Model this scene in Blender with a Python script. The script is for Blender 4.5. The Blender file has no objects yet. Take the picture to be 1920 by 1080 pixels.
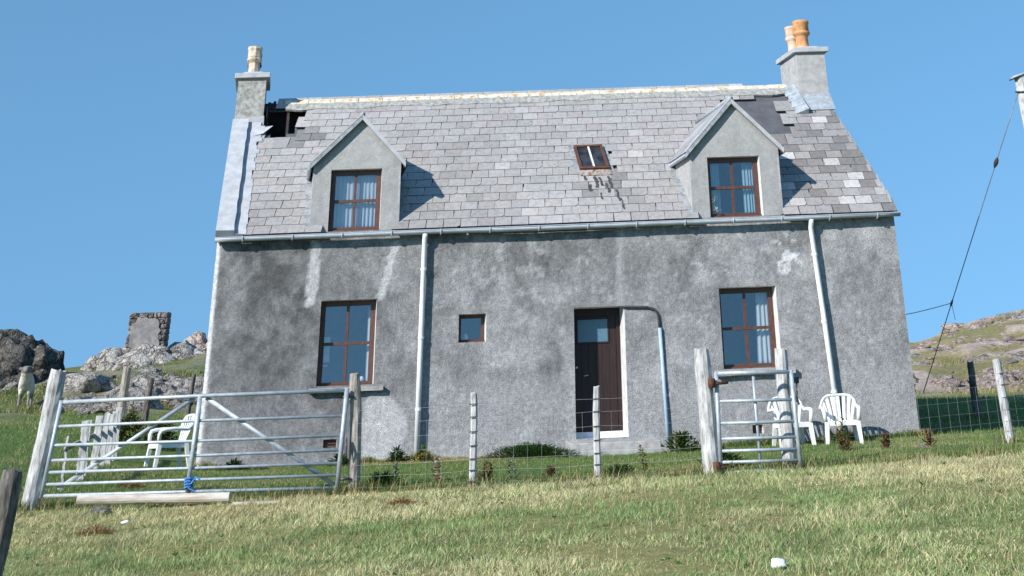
import bpy, bmesh, math, random
import numpy as np
from mathutils import Vector, Matrix

random.seed(7)
RNG = np.random.default_rng(11)
scene = bpy.context.scene
col = scene.collection

# ------------------------------------------------------------------ camera
cam_d = bpy.data.cameras.new('camera')
cam = bpy.data.objects.new('camera', cam_d)
col.objects.link(cam)
PIT, ROL, YAW = 0.4408, -0.0438, 0.0515
fw = Vector((math.sin(YAW) * math.cos(PIT), math.cos(YAW) * math.cos(PIT), math.sin(PIT)))
r0 = Vector((math.cos(YAW), -math.sin(YAW), 0))
u0 = r0.cross(fw)
rr = r0 * math.cos(ROL) + u0 * math.sin(ROL)
uu = -r0 * math.sin(ROL) + u0 * math.cos(ROL)
cam.matrix_world = Matrix(((rr.x, uu.x, -fw.x, 6.0892), (rr.y, uu.y, -fw.y, -25.22),
                           (rr.z, uu.z, -fw.z, 0.3303), (0, 0, 0, 1)))
cam_d.sensor_width = 36
cam_d.lens = 2554.43 / 1920 * 36
cam_d.shift_x = (960 - 1155.49) / 1920
cam_d.shift_y = (-427.3 - 540) / 1920
cam_d.clip_start = 0.1
cam_d.clip_end = 2000
scene.camera = cam

# ------------------------------------------------------------------ light
SUN_D = Vector((0.62, 0.60, -0.51)).normalized()
elev = math.asin(-SUN_D.z)
world = bpy.data.worlds.new('World')
scene.world = world
world.use_nodes = True
wn = world.node_tree
bg = wn.nodes['Background']
sky = wn.nodes.new('ShaderNodeTexSky')
sky.sky_type = 'NISHITA'
sky.sun_disc = False
sky.sun_elevation = elev
sky.sun_rotation = math.atan2(-SUN_D.x, -SUN_D.y) % (2 * math.pi)
sky.altitude = 0
sky.air_density = 1.0
sky.dust_density = 0.0
sky.ozone_density = 2.0
# a clear maritime sky: little horizon haze, so the dome is read from somewhat higher up
tcw = wn.nodes.new('ShaderNodeTexCoord'); sp3 = wn.nodes.new('ShaderNodeSeparateXYZ'); cb3 = wn.nodes.new('ShaderNodeCombineXYZ')
ab = wn.nodes.new('ShaderNodeMath'); ab.operation = 'ABSOLUTE'
ma = wn.nodes.new('ShaderNodeMath'); ma.operation = 'MULTIPLY_ADD'; ma.inputs[1].default_value = .50; ma.inputs[2].default_value = .33
wn.links.new(tcw.outputs['Generated'], sp3.inputs[0]); wn.links.new(sp3.outputs[2], ab.inputs[0]); wn.links.new(ab.outputs[0], ma.inputs[0])
wn.links.new(sp3.outputs[0], cb3.inputs[0]); wn.links.new(sp3.outputs[1], cb3.inputs[1]); wn.links.new(ma.outputs[0], cb3.inputs[2])
wn.links.new(cb3.outputs[0], sky.inputs[0])
hsv = wn.nodes.new('ShaderNodeHueSaturation'); hsv.inputs['Saturation'].default_value = 1.16; hsv.inputs['Hue'].default_value = .488
wn.links.new(sky.outputs[0], hsv.inputs['Color']); wn.links.new(hsv.outputs[0], bg.inputs[0])
bg.inputs[1].default_value = 0.15
sl_ = bpy.data.lights.new('sun', 'SUN')
sl_.energy = 4.7
sl_.angle = math.radians(0.5)
sl_.color = (1.0, 0.94, 0.86)
sun = bpy.data.objects.new('sun', sl_)
sun.rotation_euler = SUN_D.to_track_quat('-Z', 'Y').to_euler()
sun.location = (-20, -20, 30)
col.objects.link(sun)
scene.view_settings.view_transform = 'Standard'
scene.view_settings.look = 'None'
scene.view_settings.exposure = 0.48
scene.view_settings.gamma = 1.0
scene.view_settings.use_curve_mapping = False

# ------------------------------------------------------------------ noise (numpy)
def _h(ix, iy, iz, seed):
    n = (ix * 374761393 + iy * 668265263 + iz * 2147483647 + seed * 974634777) & 0xffffffff
    n = ((n ^ (n >> 13)) * 1274126177) & 0xffffffff
    n = n ^ (n >> 16)
    return (n & 0xffff) / 65535.0
def vn(x, y, z=0.0, seed=0):
    x = np.asarray(x, float); y = np.asarray(y, float); z = np.asarray(z, float) + np.zeros_like(x)
    ix = np.floor(x).astype(np.int64); iy = np.floor(y).astype(np.int64); iz = np.floor(z).astype(np.int64)
    fx = x - ix; fy = y - iy; fz = z - iz
    fx = fx * fx * (3 - 2 * fx); fy = fy * fy * (3 - 2 * fy); fz = fz * fz * (3 - 2 * fz)
    def L(a, b, t): return a + (b - a) * t
    a = L(L(_h(ix, iy, iz, seed), _h(ix + 1, iy, iz, seed), fx), L(_h(ix, iy + 1, iz, seed), _h(ix + 1, iy + 1, iz, seed), fx), fy)
    b = L(L(_h(ix, iy, iz + 1, seed), _h(ix + 1, iy, iz + 1, seed), fx), L(_h(ix, iy + 1, iz + 1, seed), _h(ix + 1, iy + 1, iz + 1, seed), fx), fy)
    return L(a, b, fz) * 2 - 1
def fbm(x, y, z=0.0, seed=0, o=4):
    s = 0; a = 1; t = 0; f = 1
    for i in range(o):
        s = s + a * vn(np.asarray(x) * f, np.asarray(y) * f, np.asarray(z) * f, seed + i * 17); t += a; a *= .5; f *= 2.03
    return s / t
def sstep(a, b, x):
    t = np.clip((np.asarray(x, float) - a) / (b - a), 0, 1)
    return t * t * (3 - 2 * t)

# ------------------------------------------------------------------ tagging
def tag(o, label=None, cat=None, group=None, kind=None):
    if label: o['label'] = label
    if cat: o['category'] = cat
    if group: o['group'] = group
    if kind: o['kind'] = kind
    return o
def empty(name, label, cat, loc=(0, 0, 0), rz=0, group=None):
    o = bpy.data.objects.new(name, None)
    o.empty_display_size = .2
    col.objects.link(o)
    o.location = loc; o.rotation_euler = (0, 0, rz)
    return tag(o, label, cat, group)
def link(name, me, parent=None):
    o = bpy.data.objects.new(name, me)
    col.objects.link(o)
    if parent is not None: o.parent = parent
    return o

class MB:
    def __init__(s): s.v = []; s.f = []
    def add(s, vs, fs):
        n = len(s.v); s.v += [tuple(v) for v in vs]; s.f += [tuple(i + n for i in f) for f in fs]; return s
    def box(s, a, b):
        (x0, y0, z0), (x1, y1, z1) = a, b
        return s.hexa([(x0, y0, z0), (x1, y0, z0), (x1, y1, z0), (x0, y1, z0), (x0, y0, z1), (x1, y0, z1), (x1, y1, z1), (x0, y1, z1)])
    def hexa(s, p):
        return s.add(p, [(3, 2, 1, 0), (4, 5, 6, 7), (0, 1, 5, 4), (1, 2, 6, 5), (2, 3, 7, 6), (3, 0, 4, 7)])
    def quad(s, a, b, c, d): return s.add([a, b, c, d], [(0, 1, 2, 3)])
    def tube(s, pts, r, n=8, cap=True, sq=1.0):
        pts = [Vector(p) for p in pts]
        R = r if isinstance(r, (list, tuple)) else [r] * len(pts)
        vs = []; fs = []; prev = None
        for i, p in enumerate(pts):
            t = (pts[min(i + 1, len(pts) - 1)] - pts[max(i - 1, 0)]).normalized()
            if prev is None:
                a = Vector((0, 0, 1)) if abs(t.z) < .9 else Vector((1, 0, 0))
                x = a.cross(t).normalized()
            else:
                x = (prev - t * prev.dot(t)).normalized()
            prev = x; y = t.cross(x)
            for k in range(n):
                an = 2 * math.pi * (k + .5) / n
                vs.append(p + (x * math.cos(an) + y * math.sin(an) * sq) * R[i])
        for i in range(len(pts) - 1):
            for k in range(n):
                k2 = (k + 1) % n
                fs.append((i * n + k, i * n + k2, (i + 1) * n + k2, (i + 1) * n + k))
        if cap:
            fs.append(tuple(range(n - 1, -1, -1))); m = (len(pts) - 1) * n
            fs.append(tuple(m + k for k in range(n)))
        return s.add(vs, fs)
    def bar(s, a, b, w, h):
        a = Vector(a); b = Vector(b); t = (b - a).normalized()
        up = Vector((0, 0, 1)) if abs(t.z) < .95 else Vector((0, 1, 0))
        x = t.cross(up).normalized() * (w / 2); y = x.cross(t).normalized() * (h / 2)
        return s.hexa([a - x - y, a + x - y, a + x + y, a - x + y, b - x - y, b + x - y, b + x + y, b - x + y][:0] or
                      [a - x - y, a + x - y, b + x - y, b - x - y, a - x + y, a + x + y, b + x + y, b - x + y])
    def lathe(s, c, prof, n=16, sy=1):
        vs = []; fs = []
        for (r, z) in prof:
            for k in range(n):
                an = 2 * math.pi * k / n
                vs.append((c[0] + r * math.cos(an), c[1] + r * math.sin(an) * sy, c[2] + z))
        for i in range(len(prof) - 1):
            for k in range(n):
                k2 = (k + 1) % n
                fs.append((i * n + k, i * n + k2, (i + 1) * n + k2, (i + 1) * n + k))
        return s.add(vs, fs)
    def mesh(s, name, mat=None, warp=None, smooth=False):
        me = bpy.data.meshes.new(name)
        v = [warp(*p) for p in s.v] if warp else s.v
        me.from_pydata(v, [], s.f)
        bm = bmesh.new(); bm.from_mesh(me)
        bmesh.ops.recalc_face_normals(bm, faces=bm.faces); bm.to_mesh(me); bm.free()
        if mat: me.materials.append(mat)
        if smooth: me.polygons.foreach_set('use_smooth', [True] * len(me.polygons))
        return me
    def build(s, name, mat, parent=None, warp=None, smooth=False, bevel=0):
        o = link(name, s.mesh(name, mat, warp, smooth), parent)
        if bevel:
            b = o.modifiers.new('bevel', 'BEVEL'); b.width = bevel; b.segments = 2; b.limit_method = 'ANGLE'
        return o

def np_mesh(name, V, F, mat=None, colors=None, smooth=False):
    """V (n,3), F (m,k) fixed-size faces; colors (n,3)"""
    me = bpy.data.meshes.new(name)
    V = np.asarray(V, np.float32); F = np.asarray(F, np.int32)
    me.vertices.add(len(V)); me.vertices.foreach_set('co', V.ravel())
    k = F.shape[1]
    me.loops.add(F.size); me.loops.foreach_set('vertex_index', F.ravel())
    me.polygons.add(len(F)); me.polygons.foreach_set('loop_start', np.arange(0, F.size, k, dtype=np.int32))
    if smooth: me.polygons.foreach_set('use_smooth', np.ones(len(F), bool))
    me.update(calc_edges=True)
    if colors is not None:
        a = me.attributes.new('tone', 'FLOAT_COLOR', 'POINT')
        c = np.ones((len(V), 4), np.float32); c[:, :3] = colors
        a.data.foreach_set('color', c.ravel())
    if mat: me.materials.append(mat)
    return me

# ------------------------------------------------------------------ materials
class NT:
    def __init__(s, name):
        s.m = bpy.data.materials.new(name); s.m.use_nodes = True
        s.t = s.m.node_tree; s.b = s.t.nodes['Principled BSDF']; s.out = s.t.nodes['Material Output']
    def n(s, typ, **kw):
        nd = s.t.nodes.new(typ)
        for k, v in kw.items():
            if k.startswith('i_'):
                key = k[2:]
                key = int(key) if key.isdigit() else key
                nd.inputs[key].default_value = v
            else: setattr(nd, k, v)
        return nd
    def l(s, a, b): s.t.links.new(a, b)
    def coord(s, kind='Object', scale=(1, 1, 1)):
        tc = s.n('ShaderNodeTexCoord'); mp = s.n('ShaderNodeMapping')
        mp.inputs['Scale'].default_value = scale
        s.l(tc.outputs[kind], mp.inputs[0]); return mp.outputs[0]
    def noise(s, vec, scale, detail=4, rough=.55):
        nd = s.n('ShaderNodeTexNoise'); nd.inputs['Scale'].default_value = scale
        nd.inputs['Detail'].default_value = detail; nd.inputs['Roughness'].default_value = rough
        s.l(vec, nd.inputs['Vector']); return nd.outputs[0]
    def ramp(s, fac, stops):
        nd = s.n('ShaderNodeValToRGB'); e = nd.color_ramp.elements
        while len(e) > 1: e.remove(e[-1])
        e[0].position = stops[0][0]; e[0].color = c4(stops[0][1])
        for p, c in stops[1:]:
            x = e.new(p); x.color = c4(c)
        s.l(fac, nd.inputs[0]); return nd.outputs[0]
    def mix(s, fac, a, b, typ='MIX'):
        nd = s.n('ShaderNodeMix', data_type='RGBA', blend_type=typ)
        for sock, v in ((nd.inputs[0], fac), (nd.inputs[6], a), (nd.inputs[7], b)):
            if hasattr(v, 'is_linked') or hasattr(v, 'links'): s.l(v, sock)
            else: sock.default_value = v if sock == nd.inputs[0] else c4(v)
        return nd.outputs[2]
    def bump(s, h, strength=.4, dist=.02):
        nd = s.n('ShaderNodeBump'); nd.inputs['Strength'].default_value = strength; nd.inputs['Distance'].default_value = dist
        s.l(h, nd.inputs['Height']); s.l(nd.outputs[0], s.b.inputs['Normal']); return nd
    def fin(s, color=None, rough=.85, metal=0, spec=.3):
        if color is not None:
            if hasattr(color, 'links'): s.l(color, s.b.inputs['Base Color'])
            else: s.b.inputs['Base Color'].default_value = c4(color)
        s.b.inputs['Roughness'].default_value = rough; s.b.inputs['Metallic'].default_value = metal
        s.b.inputs['Specular IOR Level'].default_value = spec
        return s.m
def c4(c):
    if isinstance(c, (int, float)): return (c, c, c, 1)
    return (*c[:3], 1)
def attr(t, name='tone'):
    a = t.n('ShaderNodeAttribute'); a.attribute_name = name; return a.outputs['Color']

def m_simple(name, c1, c2, scale=8, rough=.8, bump=.2, bscale=40, metal=0, coord='Object', sc=(1, 1, 1), spec=.3, dist=.01, lo=.35, hi=.65):
    t = NT(name); v = t.coord(coord, sc)
    n1 = t.noise(v, scale, 5, .6)
    c = t.ramp(n1, [(lo, c1), (hi, c2)])
    if bump: t.bump(t.noise(v, bscale, 4), bump, dist)
    return t.fin(c, rough, metal, spec)

# roughcast wall: tone painted per vertex (weathering, repairs) x grain
def m_wall(name='roughcast', k=1.0, bs=.5):
    t = NT(name); v = t.coord('Object')
    a = attr(t)
    g = t.ramp(t.noise(v, 38, 5, .75), [(.30, 1 - .36 * k), (.5, 1.02), (.72, 1 + .32 * k)])
    c = t.mix(1.0, a, g, 'MULTIPLY')
    g2 = t.ramp(t.noise(v, 13, 6, .75), [(.3, 1 - .38 * k), (.52, 1.0), (.70, 1 + .34 * k)])
    c = t.mix(1.0, c, g2, 'MULTIPLY')
    vo = t.n('ShaderNodeTexVoronoi'); vo.inputs['Scale'].default_value = 70; t.l(v, vo.inputs['Vector'])
    ad = t.n('ShaderNodeMath', operation='MULTIPLY_ADD'); t.l(vo.outputs['Distance'], ad.inputs[0]); ad.inputs[1].default_value = -.8
    t.l(t.noise(v, 40, 5, .7), ad.inputs[2])
    t.bump(ad.outputs[0], bs, .02)
    return t.fin(c, .95, 0, .15)
M = {}
M['wall'] = m_wall()
M['wall_dormer'] = m_wall('smooth_harl', .45, .3)
M['cement'] = m_simple('pale_cement', (.33, .345, .37), (.44, .455, .48), 6, .9, .3, 50, dist=.01)
M['harl'] = m_simple('grey_harl', (.20, .20, .19), (.40, .40, .38), 14, .95, .5, 60, dist=.015)
M['harl_pale'] = m_simple('pale_harl', (.30, .30, .305), (.41, .41, .41), 10, .95, .4, 60, dist=.012)
M['harl_dormer'] = m_simple('dormer_harl', (.25, .265, .26), (.40, .41, .41), 16, .95, .55, 70, dist=.012)
M['reveal'] = m_simple('reveal_paint', (.50, .50, .50), (.66, .65, .64), 8, .85, .2, 60)
M['lead'] = m_simple('lead_flashing', (.22, .25, .28), (.36, .40, .44), 9, .65, .3, 30)
M['lead_dark'] = m_simple('old_lead', (.16, .18, .20), (.34, .37, .40), 9, .6, .3, 30)
M['deck'] = m_simple('roofing_felt', (.075, .078, .09), (.105, .108, .12), 5, .9, .2, 60)
M['timber_dark'] = m_simple('old_timber', (.025, .02, .02), (.055, .042, .042), 6, .9, .3, 40)
M['frame'] = m_simple('brown_stain', (.065, .028, .020), (.11, .050, .036), 10, .45, .1, 80, sc=(3, 3, 1), spec=.5)
M['door'] = m_simple('dark_brown_door', (.016, .008, .0075), (.028, .0125, .011), 7, .5, .1, 60, sc=(4, 1, .6), spec=.4)
M['gutter'] = m_simple('grey_gutter', (.35, .39, .45), (.44, .48, .54), 5, .45, .08, 60, spec=.5)
M['white_pvc'] = m_simple('white_pipe', (.66, .68, .71), (.80, .81, .82), 4, .45, .05, 60, spec=.5)
M['blue_pipe'] = m_simple('pale_blue_pipe', (.32, .42, .55), (.42, .52, .64), 5, .5, .05, 60)
M['black_pipe'] = m_simple('dark_conduit', (.03, .03, .035), (.06, .06, .065), 6, .5, .05, 60)
M['plastic'] = m_simple('white_plastic', (.66, .67, .67), (.78, .78, .77), 7, .35, .03, 60, spec=.5)
M['galv'] = m_simple('galvanised_steel', (.30, .35, .39), (.46, .51, .55), 12, .5, .12, 60, metal=.25, spec=.5)
M['wire'] = m_simple('fence_wire', (.38, .40, .40), (.52, .53, .52), 20, .5, 0, metal=.3)
M['rust'] = m_simple('rust', (.06, .025, .016), (.14, .065, .04), 30, .9, .4, 90)
M['rope'] = m_simple('blue_rope', (.03, .14, .40), (.10, .28, .60), 60, .8, .4, 120)
def m_wood(name, c1, c2, c3, zs=.22):
    t = NT(name); v = t.coord('Object', (1, 1, zs))
    n1 = t.noise(v, 26, 6, .65); n2 = t.noise(t.coord('Object'), 5, 4)
    c = t.ramp(n1, [(.32, c1), (.48, c2), (.68, c3)])
    c = t.mix(1, c, t.ramp(n2, [(.3, .72), (.6, 1.0)]), 'MULTIPLY')
    t.bump(n1, .6, .012)
    return t.fin(c, .9, 0, .2)
M['post'] = m_wood('weathered_post', (.20, .19, .18), (.44, .44, .44), (.62, .62, .62))
M['post_brown'] = m_wood('old_brown_post', (.10, .08, .07), (.30, .27, .24), (.46, .43, .40))
M['post_dark'] = m_wood('dark_old_post', (.04, .035, .03), (.12, .11, .10), (.24, .22, .20))
M['log'] = m_simple('stripped_log', (.38, .33, .27), (.62, .59, .54), 7, .85, .3, 40, sc=(.4, 2, 2))
# slates
def m_slate(name, use_obj):
    t = NT(name); v = t.coord('Object')
    if use_obj:
        oi = t.n('ShaderNodeObjectInfo'); base = oi.outputs['Color']
        sh = t.n('ShaderNodeVectorMath', operation='MULTIPLY_ADD')
        cx_ = t.n('ShaderNodeCombineXYZ'); t.l(oi.outputs['Random'], cx_.inputs[0]); t.l(oi.outputs['Random'], cx_.inputs[1])
        t.l(cx_.outputs[0], sh.inputs[0]); sh.inputs[1].default_value = (91, 57, 33); t.l(v, sh.inputs[2]); v = sh.outputs[0]
    else: base = attr(t)
    g = t.ramp(t.noise(v, 14, 6, .7), [(.25, .66), (.5, 1.0), (.75, 1.22)])
    c = t.mix(1, base, g, 'MULTIPLY')
    li = t.ramp(t.noise(v, 45, 4, .6), [(.62, 0.0), (.72, 1.0)])
    c = t.mix(t.mix(1, li, .35, 'MULTIPLY'), c, (.42, .42, .40))
    t.bump(t.noise(v, 40, 5, .65), .35, .008)
    return t.fin(c, .75, 0, .35)
M['slate'] = m_slate('slate_single', True)
M['slate_edge'] = m_simple('mossy_slate_edge', (.035, .035, .036), (.07, .07, .07), 20, .95, 0)
M['slate_far'] = m_slate('slate_course', False)
def m_ridge():
    t = NT('ridge_tile'); v = t.coord('Object')
    oi = t.n('ShaderNodeObjectInfo')
    add = t.n('ShaderNodeVectorMath', operation='ADD'); t.l(v, add.inputs[0]); t.l(oi.outputs['Location'], add.inputs[1])
    n1 = t.noise(add.outputs[0], 9, 5, .6)
    c = t.ramp(t.noise(add.outputs[0], 5, 5, .6), [(.35, (.48, .45, .38)), (.62, (.66, .62, .53))])
    li = t.ramp(n1, [(.53, 0), (.62, 1)])
    c = t.mix(li, c, (.42, .27, .08))
    t.bump(n1, .3, .01); return t.fin(c, .9)
M['ridge'] = m_ridge()
M['pot_cream'] = m_simple('cream_pot', (.34, .26, .18), (.66, .58, .46), 9, .7, .3, 40)
M['pot_orange'] = m_simple('terracotta_pot', (.44, .20, .08), (.66, .36, .17), 8, .7, .25, 40)
M['pot_pale'] = m_simple('pale_terracotta_pot', (.52, .34, .24), (.70, .52, .40), 8, .7, .25, 40)
def m_glass():
    t = NT('window_glass')
    gl = t.n('ShaderNodeBsdfGlossy'); gl.inputs['Color'].default_value = (.86, .86, .84, 1); gl.inputs['Roughness'].default_value = .03
    tr = t.n('ShaderNodeBsdfTransparent'); tr.inputs['Color'].default_value = (.88, .92, .94, 1)
    lw = t.n('ShaderNodeLayerWeight'); lw.inputs['Blend'].default_value = .5
    fr = t.n('ShaderNodeMath', operation='POWER'); t.l(lw.outputs['Facing'], fr.inputs[0]); fr.inputs[1].default_value = 3.5
    ad = t.n('ShaderNodeMath', operation='MULTIPLY_ADD'); ad.inputs[1].default_value = .6; ad.inputs[2].default_value = .115
    t.l(fr.outputs[0], ad.inputs[0])
    mx = t.n('ShaderNodeMixShader'); t.l(ad.outputs[0], mx.inputs[0]); t.l(tr.outputs[0], mx.inputs[1]); t.l(gl.outputs[0], mx.inputs[2])
    t.l(mx.outputs[0], t.out.inputs[0]); return t.m
M['glass'] = m_glass()
M['sky_pane'] = m_simple('sky_reflecting_glass', (.07, .15, .22), (.09, .18, .25), 30, .35, .1, 90, spec=.6)  # door glass: blue of the reflected sky put into its colour
def m_cloth(name, c):
    t = NT(name)
    d = t.n('ShaderNodeBsdfDiffuse'); d.inputs[0].default_value = c4(c)
    tl = t.n('ShaderNodeBsdfTranslucent'); tl.inputs[0].default_value = c4(c)
    mx = t.n('ShaderNodeMixShader'); mx.inputs[0].default_value = .3
    t.l(d.outputs[0], mx.inputs[1]); t.l(tl.outputs[0], mx.inputs[2]); t.l(mx.outputs[0], t.out.inputs[0]); return t.m
M['curtain'] = m_cloth('white_curtain', (.75, .75, .76))
M['lace'] = m_cloth('lace_curtain', (.66, .67, .72))
M['curtain_blue'] = m_cloth('pale_blue_curtain', (.45, .60, .66))
M['plaster'] = m_simple('room_plaster', (.25, .25, .26), (.30, .30, .31), 4, .9, 0)
def m_leaf(name, trans=.3):
    t = NT(name); a = attr(t)
    d = t.n('ShaderNodeBsdfDiffuse'); tl = t.n('ShaderNodeBsdfTranslucent')
    t.l(a, d.inputs[0]); t.l(a, tl.inputs[0])
    mx = t.n('ShaderNodeMixShader'); mx.inputs[0].default_value = trans
    t.l(d.outputs[0], mx.inputs[1]); t.l(tl.outputs[0], mx.inputs[2]); t.l(mx.outputs[0], t.out.inputs[0]); return t.m
M['grass'] = m_leaf('grass_blades')
M['leaf'] = m_leaf('weed_leaves')
def m_ground():
    t = NT('turf'); v = t.coord('Object'); a = attr(t)
    g = t.ramp(t.noise(v, 7, 6, .75), [(.28, .6), (.5, 1.0), (.72, 1.45)])
    c = t.mix(1, a, g, 'MULTIPLY')
    g2 = t.ramp(t.noise(v, 60, 4, .7), [(.3, .65), (.7, 1.3)])
    c = t.mix(1, c, g2, 'MULTIPLY')
    t.bump(t.noise(v, 22, 6, .75), .8, .06)
    return t.fin(c, .95, 0, .1)
M['ground'] = m_ground()
def m_rock(name, c1, c2, c3, lich):
    t = NT(name); v = t.coord('Object')
    n1 = t.noise(v, 2.2, 7, .68); n2 = t.noise(v, 9, 6, .7)
    c = t.ramp(n1, [(.3, c1), (.5, c2), (.68, c3)])
    c = t.mix(t.ramp(n2, [(.55, 0), (.66, 1)]), c, lich)
    c = t.mix(1, c, t.ramp(t.noise(v, 24, 5, .7), [(.3, .6), (.6, 1.1)]), 'MULTIPLY')
    wv = t.n('ShaderNodeVectorMath', operation='ADD'); nz = t.n('ShaderNodeTexNoise'); nz.inputs['Scale'].default_value = 2.5; t.l(v, nz.inputs['Vector'])
    t.l(v, wv.inputs[0]); t.l(nz.outputs['Color'], wv.inputs[1])
    cr = None
    for sc_v, mn in ((1.1, .38), (2.6, .66)):
        vo = t.n('ShaderNodeTexVoronoi', feature='DISTANCE_TO_EDGE'); vo.inputs['Scale'].default_value = sc_v; t.l(wv.outputs[0], vo.inputs['Vector'])
        k_ = t.ramp(vo.outputs['Distance'], [(.0, mn), (.03, .5 + mn / 2), (.07, 1.0)])
        c = t.mix(1, c, k_, 'MULTIPLY'); cr = k_ if cr is None else t.mix(1, cr, k_, 'MULTIPLY')
    b0 = t.n('ShaderNodeMath', operation='ADD'); t.l(n2, b0.inputs[0]); t.l(n1, b0.inputs[1])
    b = t.n('ShaderNodeMath', operation='ADD'); t.l(b0.outputs[0], b.inputs[0]); t.l(cr, b.inputs[1])
    t.bump(b.outputs[0], .9, .12)
    return t.fin(c, .95, 0, .15)
M['rock_dark'] = m_rock('dark_crag_rock', (.05, .047, .044), (.12, .115, .105), (.21, .20, .185), (.30, .29, .27))
M['rock_grey'] = m_rock('grey_lichen_rock', (.24, .22, .20), (.44, .415, .385), (.58, .555, .52), (.66, .64, .60))
M['rock_pink'] = m_rock('pink_gneiss', (.34, .27, .235), (.56, .46, .40), (.70, .61, .55), (.72, .67, .62))
M['stone_ruin'] = m_rock('ruin_stone', (.20, .175, .17), (.29, .25, .24), (.37, .335, .325), (.40, .38, .37))
M['ruin_render'] = m_simple('ruin_render', (.17, .165, .165), (.28, .265, .265), 6, .95, .6, 40, dist=.02)
M['concrete'] = m_simple('step_concrete', (.24, .24, .24), (.38, .38, .37), 7, .95, .4, 50)
def m_wool():
    t = NT('fleece'); v = t.coord('Object')
    c = t.ramp(t.noise(v, 18, 5), [(.35, (.50, .47, .41)), (.65, (.68, .66, .60))])
    sp = t.n('ShaderNodeSeparateXYZ'); t.l(v, sp.inputs[0])
    up = t.ramp(sp.outputs[2], [(.76, 0), (.80, 1)]); lo = t.ramp(sp.outputs[2], [(.28, 1), (.34, 0)])
    c = t.mix(up, c, (.20, .19, .175)); c = t.mix(lo, c, (.26, .24, .21))
    t.bump(t.noise(v, 40, 4), .9, .03); return t.fin(c, .95)
M['wool'] = m_wool()
M['sheep_face'] = m_simple('sheep_face', (.30, .28, .25), (.44, .42, .38), 10, .9, .2, 40)
M['dung'] = m_simple('dry_brown_tuft', (.16, .08, .035), (.36, .20, .10), 12, .95, .5, 50)
M['white_stone'] = m_simple('white_stone', (.62, .64, .68), (.80, .82, .86), 6, .8, .3, 40)
M['stay'] = m_simple('dull_steel', (.14, .15, .17), (.24, .25, .27), 10, .5, .1, 60, metal=.3)
M['steel_grey'] = m_simple('dark_fitting', (.06, .06, .06), (.14, .14, .14), 10, .5, .1, 60, metal=.5)

# ------------------------------------------------------------------ terrain
CP = np.array([
 (-.2, -7, -.38), (3.4, -7, -.37), (6.5, -7, -.36), (8.3, -7, -.35), (11.5, -6, -.24),
 (0, 0, -.19), (3, 0, -.2), (6, 0, -.22), (9, 0, -.21), (12, 0, -.18), (3, -3.5, -.25), (6, -3.5, -.30), (9, -3.5, -.30), (0, -3.5, -.18),
 (5.6, -13, -.77), (1, -11, -.74), (9, -14.5, -.80), (6, -25, -1.27), (-3, -25, -1.35), (15, -25, -1.15), (-4, -12, -.6), (14, -12, -.5),
 (-1.2, -5, -.14), (-.8, -3, -.06), (-1.4, 0, .08), (-2.9, 0, .18), (-2.5, 4, .46), (-5.5, 8, .74), (-2, 6, .5), 
 (-6.5, 14, 1.15), (-5.7, 16, 1.5), (-3.6, 14, 1.1), (-2.7, 9, .7), (-7.8, 13, 1.02), (-8.57, 18, 1.7), (-7.7, 20, 1.98), (-5.3, 20, 1.9), (-10.6, 26, 2.4), (-11, 22, 1.75), (-7.9, 24, 2.35), (-8.6, 25.5, 2.6), (-13, 22, 1.9), (-6.6, 27, 2.9), (-12, 30, 2.3), (-9, 36, 1.6), (-20, 24, 1.6), (-14, 10, .6),
 (6, 8, .5), (6, 16, 1.2), (6, 26, 2.2), (6, 36, 1.4),
 (12.25, .5, -.18), (14.6, 3, -.14), (13.6, 6, .18), (16.9, 10, .36), (16.4, 16, .55), (17.5, 20, 1.1), (20, 28, 1.9), (21.6, 38, 2.6), (24, 38, 3.35), (27, 38, 3.85), (31, 38, 4.2),
 (25, 52, 2.2), (34, 30, 3.2), (22, 12, .6), (24, 2, .0), (38, 44, 4.0)], float)
def _U(r2): return np.where(r2 > 1e-12, r2 * np.log(r2 + 1e-12), 0)
_n = len(CP)
_K = _U(((CP[:, None, :2] - CP[None, :, :2]) ** 2).sum(-1)) + np.eye(_n) * .5
_P = np.c_[np.ones(_n), CP[:, :2]]
_A = np.block([[_K, _P], [_P.T, np.zeros((3, 3))]])
_w = np.linalg.solve(_A, np.r_[CP[:, 2], 0, 0, 0])
def gz(x, y):
    sh = np.shape(x); x = np.ravel(np.asarray(x, float)); y = np.ravel(np.asarray(y, float))
    xc = np.clip(x, -26, 44); yc_ = np.clip(y, -30, 58)
    out = np.empty(len(x))
    for i in range(0, len(x), 20000):
        a = xc[i:i + 20000]; b = yc_[i:i + 20000]
        r2 = (a[:, None] - CP[None, :, 0]) ** 2 + (b[:, None] - CP[None, :, 1]) ** 2
        out[i:i + 20000] = _U(r2) @ _w[:_n] + _w[_n] + _w[_n + 1] * a + _w[_n + 2] * b
    d = np.hypot(x - xc, y - yc_) + np.maximum(0, np.maximum(yc_ - 44, 0)) * 1.2 + np.maximum(-16 - xc, 0)
    k = sstep(0, 40, d)
    out = out * (1 - k) + (-1.5) * k
    return out.reshape(sh)
def g1(x, y): return float(gz(np.array([x]), np.array([y]))[0])

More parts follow.
